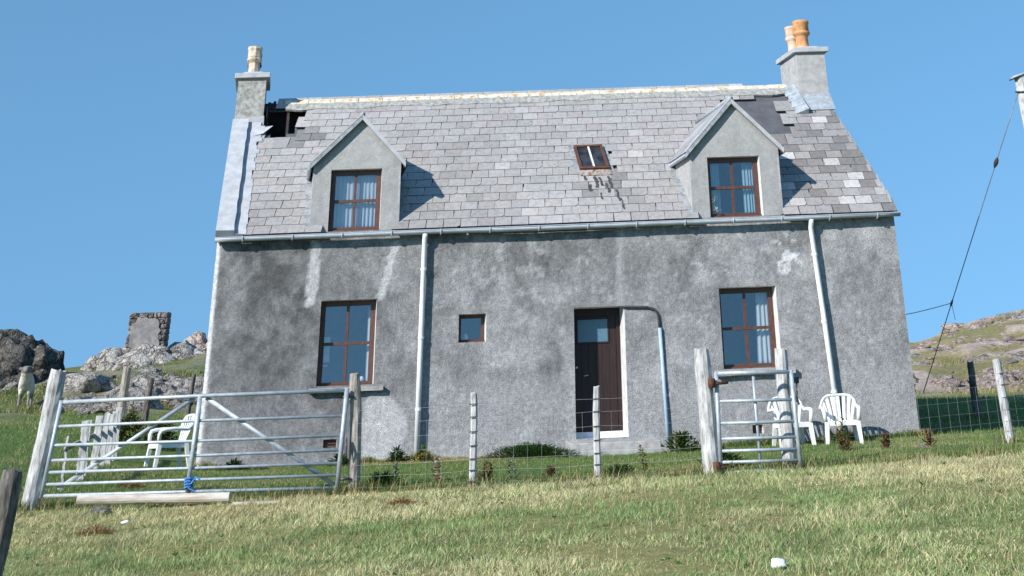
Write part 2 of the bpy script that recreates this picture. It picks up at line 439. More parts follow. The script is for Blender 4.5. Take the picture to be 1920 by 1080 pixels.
def lines(a, b, step, far):
    core = np.arange(a, b + 1e-6, step)
    ext = []; d = step; p = b
    while p < far: d *= 1.35; p += d; ext.append(p)
    ext2 = []; d = step; p = a
    while p > -far: d *= 1.35; p -= d; ext2.append(p)
    return np.array(ext2[::-1] + list(core) + ext)
gx = lines(-20, 36, .28, 900); gy = lines(-27, 46, .28, 900)
GX, GY = np.meshgrid(gx, gy)
GZ = gz(GX, GY)
hill = sstep(4, 14, GY) * np.clip(sstep(1, -3, GX) + sstep(13, 17, GX), 0, 1)
GZ = GZ + fbm(GX * .9, GY * .9, seed=3) * .03 + hill * fbm(GX * .35, GY * .35, seed=5) * .28 * sstep(9, 16, GY)
ROCKY = fbm(GX * .55, GY * .55, seed=9, o=5)
GZ += hill * sstep(.05, .3, ROCKY) * .15
# colour zones: meadow / lawn / hillside
strawy = np.clip(.45 + .9 * fbm(GX * .5, GY * 1.1, seed=21) + .35 * np.exp(-((GY + 8.3) / 1.2) ** 2), 0, 1)
lawn = sstep(-7.15, -6.8, GY)
cm = np.array([.18, .21, .08])[None, None] * (1 - strawy[..., None]) + np.array([.33, .28, .12])[None, None] * strawy[..., None]
cl = np.array([.10, .155, .05])[None, None] + np.zeros_like(cm)
dry = np.clip(fbm(GX * .8, GY * .8, seed=31) * 1.6 - .1, 0, 1)[..., None]
cl = cl * (1 - .4 * dry) + np.array([.22, .19, .075]) * .4 * dry
C_ = cm * (1 - lawn[..., None]) + cl * lawn[..., None]
bed = np.exp(-((GY + .55) / .32) ** 2) * sstep(2.0, 2.6, GX) * sstep(6.2, 5.4, GX)
C_ = C_ * (1 - .85 * bed[..., None]) + np.array([.36, .25, .12]) * .85 * bed[..., None]
dry = np.clip(dry + .55 * (GX > 10)[..., None], 0, 1)
hc = np.array([.13, .15, .055]) * (1 - dry) + np.array([.30, .25, .13]) * dry
C_ = C_ * (1 - hill[..., None]) + hc * hill[..., None]
rk = (hill * sstep(.14, .26, ROCKY) * np.where(GX < 0, .35, 1.0))[..., None]
rc_ = np.where((GX > 10)[..., None], np.array([.42, .345, .30]), np.array([.30, .275, .25]))
C_ = C_ * (1 - rk) + rc_ * rk
ny, nx = GX.shape
idx = np.arange(ny * nx).reshape(ny, nx)
F = np.stack([idx[:-1, :-1], idx[:-1, 1:], idx[1:, 1:], idx[1:, :-1]], -1).reshape(-1, 4)
tag(link('ground', np_mesh('ground', np.c_[GX.ravel(), GY.ravel(), GZ.ravel()], F, M['ground'], C_.reshape(-1, 3), True)), kind='structure')

# ------------------------------------------------------------------ house
W = 12.0
SK, LN = -0.19607, 0.01633
def wp(x, y, z): return (x + SK * y + LN * z * (1 - x / W), y, z)
H0, S0, YR = 3.52, 0.916, 3.10            # roof plane z = H0 + S0*y, ridge at y = YR
YB = 2 * YR
WT = 3.44                                  # wall top at the front
def rz(y): return H0 + S0 * y
house = empty('stone_cottage', 'grey roughcast cottage with slate roof, two dormers and a chimney on each gable', 'house')

OPEN = {  # x0, x1, z0, z1
 'w1': (1.885, 2.84, .95, 2.313), 'sm': (4.255, 4.725, 1.555, 2.007), 'door': (6.235, 7.11, 0.0, 2.04), 'w2': (8.77, 9.77, .967, 2.266),
 'v1': (2.06, 2.28, .035, .16), 'v2': (9.19, 9.37, -.035, .095)}
def grid_lines(a, b, step, cuts):
    g = list(np.arange(a, b, step)) + [b]
    for c in cuts:
        g = [v for v in g if abs(v - c) > step * .45 or v in (a, b)] + [c]
    return np.array(sorted(set(g)))
xs = grid_lines(0, W, .045, [o[i] for o in OPEN.values() for i in (0, 1)])
zs_ = grid_lines(-.6, WT, .045, [o[i] for o in OPEN.values() for i in (2, 3)])
X, Z = np.meshgrid(xs, zs_)
def segd(x, z, a, b):
    ax, az = a; bx, bz = b
    t = np.clip(((x - ax) * (bx - ax) + (z - az) * (bz - az)) / ((bx - ax) ** 2 + (bz - az) ** 2), 0, 1)
    return np.hypot(x - ax - t * (bx - ax), z - az - t * (bz - az))
def wall_tone(x, z):
    n = fbm(x * .8, z * .9, seed=40, o=6); n2 = fbm(x * 2.6, z * 2.2, seed=44, o=5); n3 = fbm(x * 7, z * 6, seed=47, o=4)
    n4 = fbm(x * 1.5 + 3 * n, z * 1.5 + 2 * n2, seed=49, o=6)
    t = .246 + .06 * n + .075 * n2 + .075 * n3 + .045 * np.clip(n4 * 1.6, -1, 1)
    t = t - .07 * sstep(3.6, 1.2, x) * sstep(-.1, .6, z + .3 * n2)          # darker weathered left end
    low = .9 * sstep(1.0, .72, z + .10 * n2 + .06 * n) * sstep(3.5, 4.0, x)
    t = t * (1 - low) + (.285 + .03 * n2 + .02 * n3 + .03 * n4) * low
    rim = sstep(.0, .10, z - .95 + .10 * n2 + .06 * n) * sstep(.30, .10, z - .95 + .10 * n2 + .06 * n) * sstep(3.8, 4.4, x) * sstep(6.2, 5.6, x)
    t = t - .05 * rim                    # smoother re-rendered lower band
    damp = np.clip(fbm(x * 1.3, z * .35, seed=52, o=5) * 1.5 - .15, 0, 1) * sstep(1.2, 2.4, z)
    t = t - .05 * damp
    # streaking beneath the eaves
    t = t - .05 * np.clip(fbm(x * 5, z * .5, seed=58, o=4) + .1, 0, 1) * sstep(2.2, 3.2, z)
    mk = np.zeros_like(x)
    e = .05 * n3 + .03 * fbm(x * 14, z * 14, seed=60)
    mk = np.maximum(mk, sstep(.10, .07, segd(x, z, (1.74, 3.2), (1.70, 2.30)) + e))     # cement run left of window
    mk = np.maximum(mk, sstep(.085, .055, segd(x, z, (3.12, 3.2), (3.02, 2.75)) + e))
    mk = np.maximum(mk, sstep(.085, .055, segd(x, z, (3.02, 2.75), (2.90, 2.36)) + e))
    pt = np.hypot((x - 2.95) / .5, (z - .28) / .55)
    mk = np.maximum(mk, sstep(1.0, .85, pt + .5 * e * 4) * sstep(2.6, 2.75, x + e) * .9)
    t = t * (1 - mk) + (.43 + .06 * n3) * mk
    mk2 = sstep(.10, .03, segd(x, z, (7.08, 3.3), (7.03, 2.1)) + e) * .55                # pale run above the door
    mk2 = np.maximum(mk2, .5 * sstep(.32, .1, np.hypot(x - 8.55, (z - 2.42) * 1.3) + 2.5 * e))
    mk2 = np.maximum(mk2, .6 * sstep(.35, .1, np.hypot(x - 11.5, (z - 3.12) * 1.2) + 2 * e))
    mk2 = np.maximum(mk2, .45 * sstep(.5, .1, np.hypot((x - 5.3) * .8, (z - 1.35) * 1.4) + 2.5 * e))
    t = t * (1 - mk2) + (.40 + .05 * n3) * mk2
    sp = sstep(.38, .50, fbm(x * 8, z * 8, seed=66, o=4) + .36 * np.exp(-(((x - 10.05) / .25) ** 2 + ((z - 2.75) / .36) ** 2)) - .03)
    sp = sp * np.exp(-(((x - 10.02) / .34) ** 2 + ((z - 2.75) / .45) ** 2)) * 1.1
    t = t * (1 - np.clip(sp, 0, 1)) + .58 * np.clip(sp, 0, 1)
    sp2 = sstep(3.4, 4.2, x) * sstep(.40, .5, fbm(x * 6, z * 6, seed=68, o=4) + .25 * np.exp(-(((x - 5.0) / 1.6) ** 2 + ((z - 2.75) / .5) ** 2)))
    t = t * (1 - .5 * sp2) + .40 * .5 * sp2
    base = sstep(.14, .0, z + .2 + .15 * n2)
    t = t + .05 * base
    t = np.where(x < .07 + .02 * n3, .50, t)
    return np.clip(t, .09, .7)
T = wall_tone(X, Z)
dm = np.full_like(X, 9.)
for o in OPEN.values():
    dm = np.minimum(dm, np.maximum(np.maximum(o[0] - X, X - o[1]), np.maximum(o[2] - Z, Z - o[3])))
und = (fbm(X * .7, Z * .7, seed=70) * .016 + fbm(X * 3.2, Z * 3.2, seed=71) * .010) * np.clip(dm / .12, 0, 1) * np.clip((WT - Z) / .2, 0, 1)
# rounded, ragged opening edges
Yw = und + np.maximum(0, .085 - X) * 1.1
V3 = np.stack([X + SK * Yw + LN * Z * (1 - X / W), Yw, Z], -1).reshape(-1, 3)
idx = np.arange(X.size).reshape(X.shape)
xm = (xs[:-1] + xs[1:]) / 2; zm = (zs_[:-1] + zs_[1:]) / 2
XM, ZM = np.meshgrid(xm, zm)
keep = np.ones_like(XM, bool)
for o in OPEN.values(): keep &= ~((XM > o[0]) & (XM < o[1]) & (ZM > o[2]) & (ZM < o[3]))
F = np.stack([idx[:-1, :-1], idx[:-1, 1:], idx[1:, 1:], idx[1:, :-1]], -1)[keep]
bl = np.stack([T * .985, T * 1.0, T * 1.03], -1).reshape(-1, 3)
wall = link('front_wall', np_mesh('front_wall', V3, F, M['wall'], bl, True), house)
DEP = .25
for k, (x0, x1, z0, z1) in OPEN.items():
    d = {'v': .10, 'd': .42}.get(k[0], DEP)
    rv = MB()
    rv.quad((x0, 0, z0), (x0, d, z0), (x0, d, z1), (x0, 0, z1)).quad((x1, 0, z0), (x1, 0, z1), (x1, d, z1), (x1, d, z0))
    rv.quad((x0, 0, z0), (x1, 0, z0), (x1, d, z0), (x0, d, z0)).quad((x0, 0, z1), (x0, d, z1), (x1, d, z1), (x1, 0, z1))
    rv.build('opening_reveal', M['reveal'], wall, wp)

for nm in ('gable_wall', 'gable_wall'):
    x = 0.093 if not any(c.name.startswith('gable') for c in house.children) else W
    x_out = x
    m = MB()
    ys = np.linspace(.09 if x < 1 else 0, YB, 24); pts = []
    for i in range(len(ys) - 1):
        a, b = ys[i], ys[i + 1]
        def top(y): return min(rz(y), rz(YB - y)) - .03
        xo = 0.0 if x < 1 else W
        m.quad((xo, a, -.6), (xo, b, -.6), (xo, b, top(b)), (xo, a, top(a)))
    m.build('gable_wall', M['harl'], house, wp)
MB().quad((0, YB, -.6), (W, YB, -.6), (W, YB, WT + .06), (0, YB, WT + .06)).build('back_wall', M['harl'], house, wp)
# inner partition so the rooms are rooms, not one hall
ip = MB()
for x in (3.9, 8.2): ip.quad((x, .2, -.2), (x, YB - .1, -.2), (x, YB - .1, 3.3), (x, .2, 3.3))
ip.quad((.05, 3.6, -.2), (W - .05, 3.6, -.2), (W - .05, 3.6, 3.3), (.05, 3.6, 3.3))
ip.quad((.05, .2, 2.75), (W - .05, .2, 2.75), (W - .05, YB - .1, 2.75), (.05, YB - .1, 2.75))
ip.build('inner_partitions', M['plaster'], house, wp)

# ---- windows
def window(x0, x1, z0, z1, two=True, y=DEP - .05, fr=.07, parent=house, bars=True, fy=.06):
    """outer frame = the window part; bars, sashes and panes are its pieces"""
    m = MB()
    m.box((x0, y, z0), (x0 + fr, y + fy, z1)).box((x1 - fr, y, z0), (x1, y + fy, z1))
    m.box((x0 + fr, y + .003, z1 - fr), (x1 - fr, y + fy, z1)).box((x0 + fr, y + .003, z0), (x1 - fr, y + fy, z0 + fr * .9))
    w = m.build('window', M['frame'], parent, wp)
    MB().hexa([(x0 - .004, y - .05, z0 - .002), (x1 + .004, y - .05, z0 - .002), (x1 + .004, y + .001, z0 - .002), (x0 - .004, y + .001, z0 - .002),
               (x0 - .004, y - .05, z0 + .025), (x1 + .004, y - .05, z0 + .025), (x1 + .004, y + .001, z0 + .05), (x0 - .004, y + .001, z0 + .05)]).build('drip_board', M['frame'], w, wp)
    ix0, ix1, iz0, iz1 = x0 + fr, x1 - fr, z0 + fr * .9, z1 - fr
    cells = [(ix0, ix1, iz0, iz1)]
    if bars:
        xc = (ix0 + ix1) / 2; zc = (iz0 + iz1) / 2; b = .022
        MB().box((xc - b, y + .012, iz0), (xc + b, y + fy - .01, iz1)).build('glazing_bar', M['frame'], w, wp)
        MB().box((ix0, y + .006, zc - b * 1.1), (ix1, y + fy - .006, zc + b * 1.1)).build('meeting_rail', M['frame'], w, wp)
        cells = [(a, b_, c, d) for (a, b_) in ((ix0, xc - b), (xc + b, ix1)) for (c, d) in ((iz0, zc - b * 1.1), (zc + b * 1.1, iz1))]
    for (a, b_, c, d) in cells:
        j = random.uniform(-.003, .003)
        MB().box((a, y + .03 + j, c), (b_, y + .036 + j, d)).build('pane', M['glass'], w, wp)
    return w
window(*OPEN['w1'], fr=.085); window(*OPEN['w2'], fr=.085)
window(*OPEN['sm'], bars=False, fr=.06)
def sill(x0, x1, z0, z1):
    m = MB(); n = 12
    for i in range(n):
        a = x0 + (x1 - x0) * i / n; b = x0 + (x1 - x0) * (i + 1) / n
        ja, jb = (vn(a * 9, 1) * .006), (vn(b * 9, 1) * .006)
        m.hexa([(a, -.11 + ja, z0 + ja), (b, -.11 + jb, z0 + jb), (b, .16, z0 + .01), (a, .16, z0 + .01),
                (a, -.11 + ja, z1 - .015 + ja), (b, -.11 + jb, z1 - .015 + jb), (b, .16, z1 - .002), (a, .16, z1 - .002)])
    m.build('window_sill', M['concrete'], house, wp)
sill(1.76, 3.0, .865, .948); sill(8.61, 9.96, .86, .965)
# vents
for k in ('v1', 'v2'):
    x0, x1, z0, z1 = OPEN[k]
    m = MB().box((x0, .09, z0), (x1, .11, z1))
    v = m.build('air_vent', M['steel_grey'], house, wp)
    for i in range(3):
        zz = z0 + (z1 - z0) * (i + .5) / 3
        MB().box((x0 + .01, .06, zz - .008), (x1 - .01, .075, zz + .008)).build('vent_bar', M['rust'], v, wp)

# ---- door
x0, x1, z0, z1 = OPEN['door']
y = .40
dr = MB().box((x0 + .07, y, .10), (x1 - .07, y + .045, z1 - .12)).build('door', M['door'], house, wp)
fm = MB().box((x0, y - .03, .0), (x0 + .07, y + .05, z1)).box((x1 - .07, y - .03, 0), (x1, y + .05, z1)).box((x0 + .07, y - .027, z1 - .12), (x1 - .07, y + .05, z1))
fm.build('door_frame', M['door'], dr, wp)
MB().box((x0 + .14, y - .008, 1.50), (x0 + .66, y + .002, 1.86)).build('door_pane', M['sky_pane'], dr, wp)
b = MB()
for (a0, a1, c0, c1) in ((.13, .67, 1.865, 1.885), (.13, .67, 1.475, 1.495), (.115, .135, 1.475, 1.885), (.665, .685, 1.475, 1.885)):
    b.box((x0 + a0, y - .014, c0), (x0 + a1, y + .003, c1))
b.build('pane_beading', M['door'], dr, wp)
for i in range(6):
    a = x0 + .072 + i * .1222
    MB().box((a + .004, y - .006, .12), (a + .1182, y + .002, 1.46)).build('door_plank', M['door'], dr, wp, bevel=.003)
h = MB().tube([wp(x0 + .24, y - .012, .965), wp(x0 + .24, y - .055, .965), wp(x0 + .30, y - .058, .975)], .008, 6)
h.build('door_handle', M['galv'], dr)
MB().lathe(wp(x0 + .105, y - .03, 1.10), [(0.001, .02), (.022, .014), (.022, -.014), (.001, -.02)], 10).build('lock', M['galv'], dr)
MB().box((x0 + .003, .34, -.002), (x1 - .003, y + .02, .095)).build('threshold', M['white_stone'], dr, wp)
st = MB(); st.hexa([wp(*p) for p in [(6.06, -.42, -.5), (7.54, -.42, -.5), (7.54, .02, -.5), (6.06, .02, -.5), (6.06, -.42, -.055), (7.54, -.42, -.065), (7.54, .02, -.03), (6.06, .02, -.02)]])
st.hexa([wp(*p) for p in [(5.98, -.62, -.5), (7.66, -.60, -.5), (7.66, -.42, -.5), (5.98, -.42, -.5), (5.98, -.62, -.165), (7.66, -.60, -.175), (7.66, -.423, -.165), (5.98, -.423, -.155)]])
st.build('door_step', M['concrete'], house, bevel=.015)

# ---- dormers
def dormer(xl, xr, ze, xa, za, win):
    yE = (ze - H0) / S0; yA = (za - H0) / S0
    wx0, wx1, wz0, wz1 = win
    d = empty('dormer_group', None, None)
    bpy.data.objects.remove(d)
    # front wall with opening, tone attribute for harling
    gxs = grid_lines(xl, xr, .05, [wx0, wx1, xa]); gzs = grid_lines(WT + .002, za, .05, [wz0, wz1, ze])
    Xd, Zd = np.meshgrid(gxs, gzs)
    kk = np.minimum((Xd - xl) / (xa - xl), (xr - Xd) / (xr - xa))
    lim = np.where(Zd > ze, (Zd - ze) / (za - ze), 0)
    # squeeze columns into the gable above the eaves
    Xs = np.where(Zd > ze, xa + (Xd - xa) * (1 - lim), Xd)
    n2 = fbm(Xd * 2.5, Zd * 2.5, seed=81); n3 = fbm(Xd * 9, Zd * 9, seed=83)
    Td = .33 + .05 * n2 + .04 * n3 - .05 * sstep(.25, .0, np.minimum(Xd - xl, xr - Xd)) * (n2 > -.2)
    Yd = fbm(Xd * 3, Zd * 3, seed=85) * .006
    P = np.stack([Xs + SK * Yd + LN * Zd * (1 - Xs / W), Yd, Zd], -1).reshape(-1, 3)
    ii = np.arange(Xd.size).reshape(Xd.shape)
    XMd, ZMd = np.meshgrid((gxs[:-1] + gxs[1:]) / 2, (gzs[:-1] + gzs[1:]) / 2)
    kp = ~((XMd > wx0) & (XMd < wx1) & (ZMd > wz0) & (ZMd < wz1))
    Fd = np.stack([ii[:-1, :-1], ii[:-1, 1:], ii[1:, 1:], ii[1:, :-1]], -1)[kp]
    D = link('dormer', np_mesh('dormer', P, Fd, M['wall_dormer'], np.stack([Td * .985, Td, Td * 1.0], -1).reshape(-1, 3), True), house)
    for x, s in ((xl, -1), (xr, 1)):
        MB().hexa([(x - .001 * s, .001, WT), (x - .04 * s, .001, WT), (x - .04 * s, .001, WT + .05), (x - .001 * s, .001, WT + .05),
                 (x - .001 * s, .001, ze), (x - .04 * s, .001, ze), (x - .04 * s, yE + .05, ze), (x - .001 * s, yE + .05, ze)]).build('cheek', M['harl_pale'], D, wp)
    r = MB()
    dd = .19
    r.quad((wx0, 0, wz0), (wx0, dd, wz0), (wx0, dd, wz1), (wx0, 0, wz1)).quad((wx1, 0, wz0), (wx1, 0, wz1), (wx1, dd, wz1), (wx1, dd, wz0))
    r.quad((wx0, 0, wz0), (wx1, 0, wz0), (wx1, dd, wz0), (wx0, dd, wz0)).quad((wx0, 0, wz1), (wx0, dd, wz1), (wx1, dd, wz1), (wx1, 0, wz1))
    r.build('opening_reveal', M['reveal'], D, wp)
    # roof: two slabs with slates
    yF = -.07
    for s, xe in ((-1, xl - .075), (1, xr + .075)):
        sl = (za - ze) / abs(xa - (xl if s < 0 else xr))
        zeo = ze - .075 * sl
        up = .035
        yE2 = (zeo - H0) / S0 + .12; yA2 = yA + .12
        bd = MB().hexa([(xe, yF, zeo - .012), (xa, yF, za - .012), (xa, yA2, za - .012), (xe, yE2, zeo - .012),
                        (xe, yF, zeo + up - .012), (xa, yF, za + up - .012), (xa, yA2, za + up - .012), (xe, yE2, zeo + up - .012)])
        bd.build('roof_board', M['timber_dark'], D, wp)
        # verge fillet
        v_ = MB().hexa([(xe, yF - .03, zeo - .045), (xa, yF - .03, za - .045), (xa, yF + .02, za - .045), (xe, yF + .02, zeo - .045),
                        (xe, yF - .03, zeo + .045), (xa, yF - .03, za + .045), (xa, yF + .02, za + .045), (xe, yF + .02, zeo + .045)])
        v_.build('verge', M['cement'] if s > 0 else M['lead_dark'], D, wp)
        if s < 0:
            v_ = MB().hexa([(xe, yF - .035, zeo + .047), (xa, yF - .035, za + .047), (xa, yF + .08, za + .047), (xe, yF + .08, zeo + .047),
                            (xe, yF - .035, zeo + .072), (xa, yF - .035, za + .072), (xa, yF + .08, za + .072), (xe, yF + .08, zeo + .072)])
            v_.build('verge_fillet', M['cement'], D, wp)
        Ls = math.hypot(xa - xe, za - zeo); nrow = 5; ex = Ls / nrow
        for rrow in range(nrow):
            f0 = rrow / nrow; f1 = min(1.0, (rrow + 1.35) / nrow)
            ye = yE2 + (yA2 - yE2) * f0
            yy = yF + .07 - (.15 if rrow % 2 else 0)
            while yy < ye + .1:
                a = max(yy, yF + .02); bb = yy + .29
                xa0 = xe + (xa - xe) * f0; xa1 = xe + (xa - xe) * f1; za0 = zeo + (za - zeo) * f0; za1 = zeo + (za - zeo) * f1
                h0 = up + .018; h1 = up + .002
                if bb - a > .06:
                    sm = MB().hexa([(xa0, a, za0 + h0 - .012), (xa1, a, za1 + h1 - .012), (xa1, bb, za1 + h1 - .012), (xa0, bb, za0 + h0 - .012),
                                    (xa0, a, za0 + h0), (xa1, a, za1 + h1), (xa1, bb, za1 + h1), (xa0, bb, za0 + h0)])
                    so = sm.build('slate', M['slate'], D, wp)
                    g = random.uniform(.24, .36); so.color = (g * 1.0, g * .99, g * 1.04, 1)
                yy += .296
        # eaves gutter on the dormer side
        gt = MB().tube([wp(xe, yF + .02, zeo - .02), wp(xe, max(yE2 - .1, .3), zeo - .02)], .035, 8)
        gt.build('dormer_gutter', M['gutter'] if s < 0 else M['timber_dark'], D)
    MB().tube([wp(xa, yF - .02, za + .05), wp(xa, yA + .1, za + .05)], .045, 8).build('ridge_roll', M['lead'], D, smooth=True)
    # lead soakers against the cheeks
    for s, x in ((-1, xl), (1, xr)):
        m = MB(); n = 9
        for i in range(n):
            ya = -.08 + (yE + .1) * i / n; yb = -.08 + (yE + .1) * (i + 1.02) / n; o = .035 + .012 * (i % 2)
            wv = .10 + .03 * vn(i * 1.7, 3)
            m.hexa([(x, ya, rz(ya) + o), (x + s * wv, ya, rz(ya) + o), (x + s * wv, yb, rz(yb) + o), (x, yb, rz(yb) + o),
                    (x, ya, rz(ya) + o + .006), (x + s * wv, ya, rz(ya) + o + .006), (x + s * wv, yb, rz(yb) + o + .006), (x, yb, rz(yb) + o + .006)])
        m.build('flashing', M['lead_dark'], D, wp)
    window(wx0, wx1, wz0, wz1, y=.13, fr=.085)
    return dict(xl=xl, xr=xr, xa=xa, ze=ze, za=za, yE=yE, yA=yA)
D1 = dormer(1.60, 3.165, 4.62, 2.428, 5.40, (1.92, 2.83, 3.445, 4.50))
D2 = dormer(8.39, 10.02, 4.63, 9.19, 5.47, (8.705, 9.66, 3.445, 4.49))

# ---- roof deck with the hole
HOLE = [(2.08, 2.28, .74, 1.10), (2.28, 2.49, .56, 1.24), (2.49, 2.70, .5, 1.39), (2.70, 2.93, .5, 1.53)]
def in_hole(x, y, e=0):
    for (a, b_, c, d) in HOLE:
        if a <= y < b_ and c - e < x < d + e: return True
    return False
def in_poly(x, y, P):
    c = False; j = len(P) - 1
    for i in range(len(P)):
        if (P[i][1] > y) != (P[j][1] > y) and x < (P[j][0] - P[i][0]) * (y - P[i][1]) / (P[j][1] - P[i][1]) + P[i][0]: c = not c
        j = i
    return c
FELT = [(10.0, 2.74), (10.55, 2.76), (10.55, 3.2), (11.3, 3.2), (11.20, 2.6), (11.02, 2.1), (10.98, 1.6), (9.9, 1.6), (9.7, 2.2)]
dxs = np.arange(0.02, W + .03, .08); dys = np.arange(-.08, YR + .01, .053)
dk = MB(); dv = {}
def dvi(i, j):
    if (i, j) not in dv:
        dv[(i, j)] = len(dk.v); dk.v.append((min(dxs[i], W - .02), dys[j], rz(dys[j]) - .03))
    return dv[(i, j)]
for i in range(len(dxs) - 1):
    for j in range(len(dys) - 1):
        xc, yc_ = (dxs[i] + dxs[i + 1]) / 2, (dys[j] + dys[j + 1]) / 2
        if in_hole(xc, yc_, -.02): continue
        if any(D['xl'] + .06 < xc < D['xr'] - .06 and yc_ < D['yE'] - .05 for D in (D1, D2)): continue
        if yc_ < .06 and (D1['xl'] - .02 < xc < D1['xr'] + .02 or D2['xl'] - .02 < xc < D2['xr'] + .02): continue
        dk.f.append((dvi(i, j), dvi(i + 1, j), dvi(i + 1, j + 1), dvi(i, j + 1)))
roof = dk.build('roof', M['deck'], house, wp)
sm_ = roof.modifiers.new('thick', 'SOLIDIFY'); sm_.thickness = .02; sm_.offset = -1
MB().hexa([(0, YR, rz(YR) - .03), (W, YR, rz(YR) - .03), (W, YB + .1, rz(-.1) - .03), (0, YB + .1, rz(-.1) - .03),
           (0, YR, rz(YR)), (W, YR, rz(YR)), (W, YB + .1, rz(-.1)), (0, YB + .1, rz(-.1))]).build('back_slope', M['deck'], roof, wp)
for k in range(5):     # rafters showing in the hole
    x = .62 + k * .42
    MB().hexa([(x, .3, rz(.3) - .17), (x + .05, .3, rz(.3) - .17), (x + .05, YR - .02, rz(YR) - .19), (x, YR - .02, rz(YR) - .19),
               (x, .3, rz(.3) - .056), (x + .05, .3, rz(.3) - .056), (x + .05, YR - .02, rz(YR) - .075), (x, YR - .02, rz(YR) - .075)]).build('rafter', M['timber_dark'], roof, wp)
MB().box((.62, 2.6, 4.6), (.64, 5.4, 6.2)).build('attic_boarding', M['timber_dark'], roof, wp)

# ---- slates
EXP, SWD, SLN, STH = .2445, .302, .40, .022
cosr = 1 / math.hypot(1, S0); sinr = S0 * cosr
nrm = Vector((0, -sinr, cosr)); upv = Vector((0, cosr, sinr))
variants = []
for k in range(7):
    rs = random.Random(k)
    w = SWD / 2 - .006
    j = lambda a: rs.uniform(-a, a)
    p0, p1 = -w + j(.004), w + j(.004)
    vs = [(p0, j(.006), 0), (p1, j(.006), 0), (w, SLN, 0), (-w, SLN, 0)]
    if k == 5: vs = [(p0, .0, 0), (p1 - .05, -.004, 0), (p1, .04, 0), (w, SLN, 0), (-w, SLN, 0)]
    n = len(vs); top = [(a, b_, STH) for a, b_, _ in vs]
    m = MB().add(vs + top, [tuple(range(n - 1, -1, -1)), tuple(range(n, 2 * n))] + [(i, (i + 1) % n, n + (i + 1) % n, n + i) for i in range(n)])
    vm = m.mesh('slate', M['slate']); vm.materials.append(M['slate_edge'])
    for p_ in vm.polygons:
        if abs(p_.normal.z) < .5: p_.material_index = 1
    variants.append(vm)
def slate_matrix(x, s, lift, tilt=.038, dz=0, spin=0):
    y = -.125 + s * cosr
    base = Vector(wp(x, y, rz(y))) + nrm * lift
    t = (upv * math.cos(tilt) - nrm * math.sin(tilt)).normalized()
    xx = Vector((1, 0, 0)); 
    if spin: 
        xx = (Vector((1, 0, 0)) * math.cos(spin) + t * math.sin(spin)).normalized(); t = (t - xx * t.dot(xx)).normalized()
    nn = xx.cross(t)
    return Matrix(((xx.x, t.x, nn.x, base.x), (xx.y, t.y, nn.y, base.y), (xx.z, t.z, nn.z, base.z), (0, 0, 0, 1)))
SKY = (6.60, 7.15, 1.03, 1.61)
def slate_tone(x, s, y):
    g = .305 + random.gauss(0, .018) + .07 * float(fbm(np.array([x * .7]), np.array([y * .9]), seed=90)[0])
    if x < 1.7 and y < 2.2: g -= .03
    if x > 10.2:
        g -= .07 * random.random() + .02
        if random.random() < .13: g = random.uniform(.38, .46)
        elif random.random() < .25: g = .17
    if .7 < x < 1.8 and 1.8 < y < 2.3 and random.random() < .5: g *= .6
    if random.random() < .01: g = .40
    # run-off staining below the rooflight
    if SKY[0] - .1 < x < SKY[1] + .25 and .35 < y < 1.0 and random.random() < .45: g *= .72
    pk = random.uniform(-.006, .010)
    return (g * 1.03 + pk, g * .995, g * .975 - pk * .3)
slates = []
nrows = 18
for r_ in range(nrows):
    s = r_ * EXP
    off = (r_ % 2) * SWD / 2 + random.uniform(-.03, .03) - .02
    x = .50 - SWD + off
    while x < W + .02:
        x += SWD
        xc = x + random.uniform(-.004, .004)
        y0 = -.125 + s * cosr; ym = y0 + .12 * cosr; yt = y0 + EXP * cosr
        if xc - SWD / 2 > W - .02 or xc < .42: continue
        if y0 > YR - .12: continue
        if in_hole(xc, ym): continue
        if in_poly(xc, ym, FELT) and not (10.95 < xc < 11.2 and 2.35 < ym < 2.6): continue
        if SKY[0] - .02 < xc < SKY[1] + .02 and SKY[2] - .02 < ym < SKY[3]: continue
        skip = False
        for D in (D1, D2):
            if ym < D['yE']: inside = D['xl'] + .10 < xc < D['xr'] - .10
            else:
                f = max(0, (D['yA'] - ym) / (D['yA'] - D['yE'])); inside = D['xa'] - (D['xa'] - D['xl']) * f + .12 < xc < D['xa'] + (D['xr'] - D['xa']) * f - .12
            if inside: skip = True
        if xc > 11.35 and ym > 2.55: skip = True       # under the chimney
        if xc < .75 and ym > 2.3: skip = True
        if skip: continue
        slates.append((r_, xc, s, y0))
# clip widths at the gable ends, stray slates in the felt
n_ind = 300
far_v = []; far_f = []; far_c = []; far_m = []
for k, (r_, x, s, y0) in enumerate(slates):
    vi = random.choice([0, 1, 2, 3, 4, 0, 1, 2, 3, 4, 5, 6])
    me = variants[vi]
    spin = random.gauss(0, .006)
    if x > 10.3: spin += random.gauss(0, .012)
    mt = slate_matrix(x, s, .012 + random.uniform(0, .004), spin=spin)
    sx = 1.0
    if x + SWD / 2 > W + .03:
        e = W + .03 - (x - SWD / 2); sx = e / SWD; mt = slate_matrix(x - SWD / 2 + e / 2, s, .012)
    if x - SWD / 2 < .44:
        a = .44; e = x + SWD / 2 - a; sx = e / SWD; mt = slate_matrix(a + e / 2, s, .012)
    if sx < .15: continue
    if sx != 1.0: mt = mt @ Matrix.Diagonal((sx, 1, 1, 1))
    c = slate_tone(x, s, y0)
    if k < n_ind:
        o = link('slate', me, roof); o.matrix_world = mt; o.color = (*c, 1)
    else:
        n = len(far_v)
        vs = [mt @ v.co for v in me.vertices]
        far_v += vs
        for p in me.polygons:
            far_f.append(tuple(n + i for i in p.vertices)); far_m.append(p.material_index)
        far_c += [c] * len(vs)
me = bpy.data.meshes.new('upper_slates'); me.from_pydata([tuple(v) for v in far_v], [], far_f)
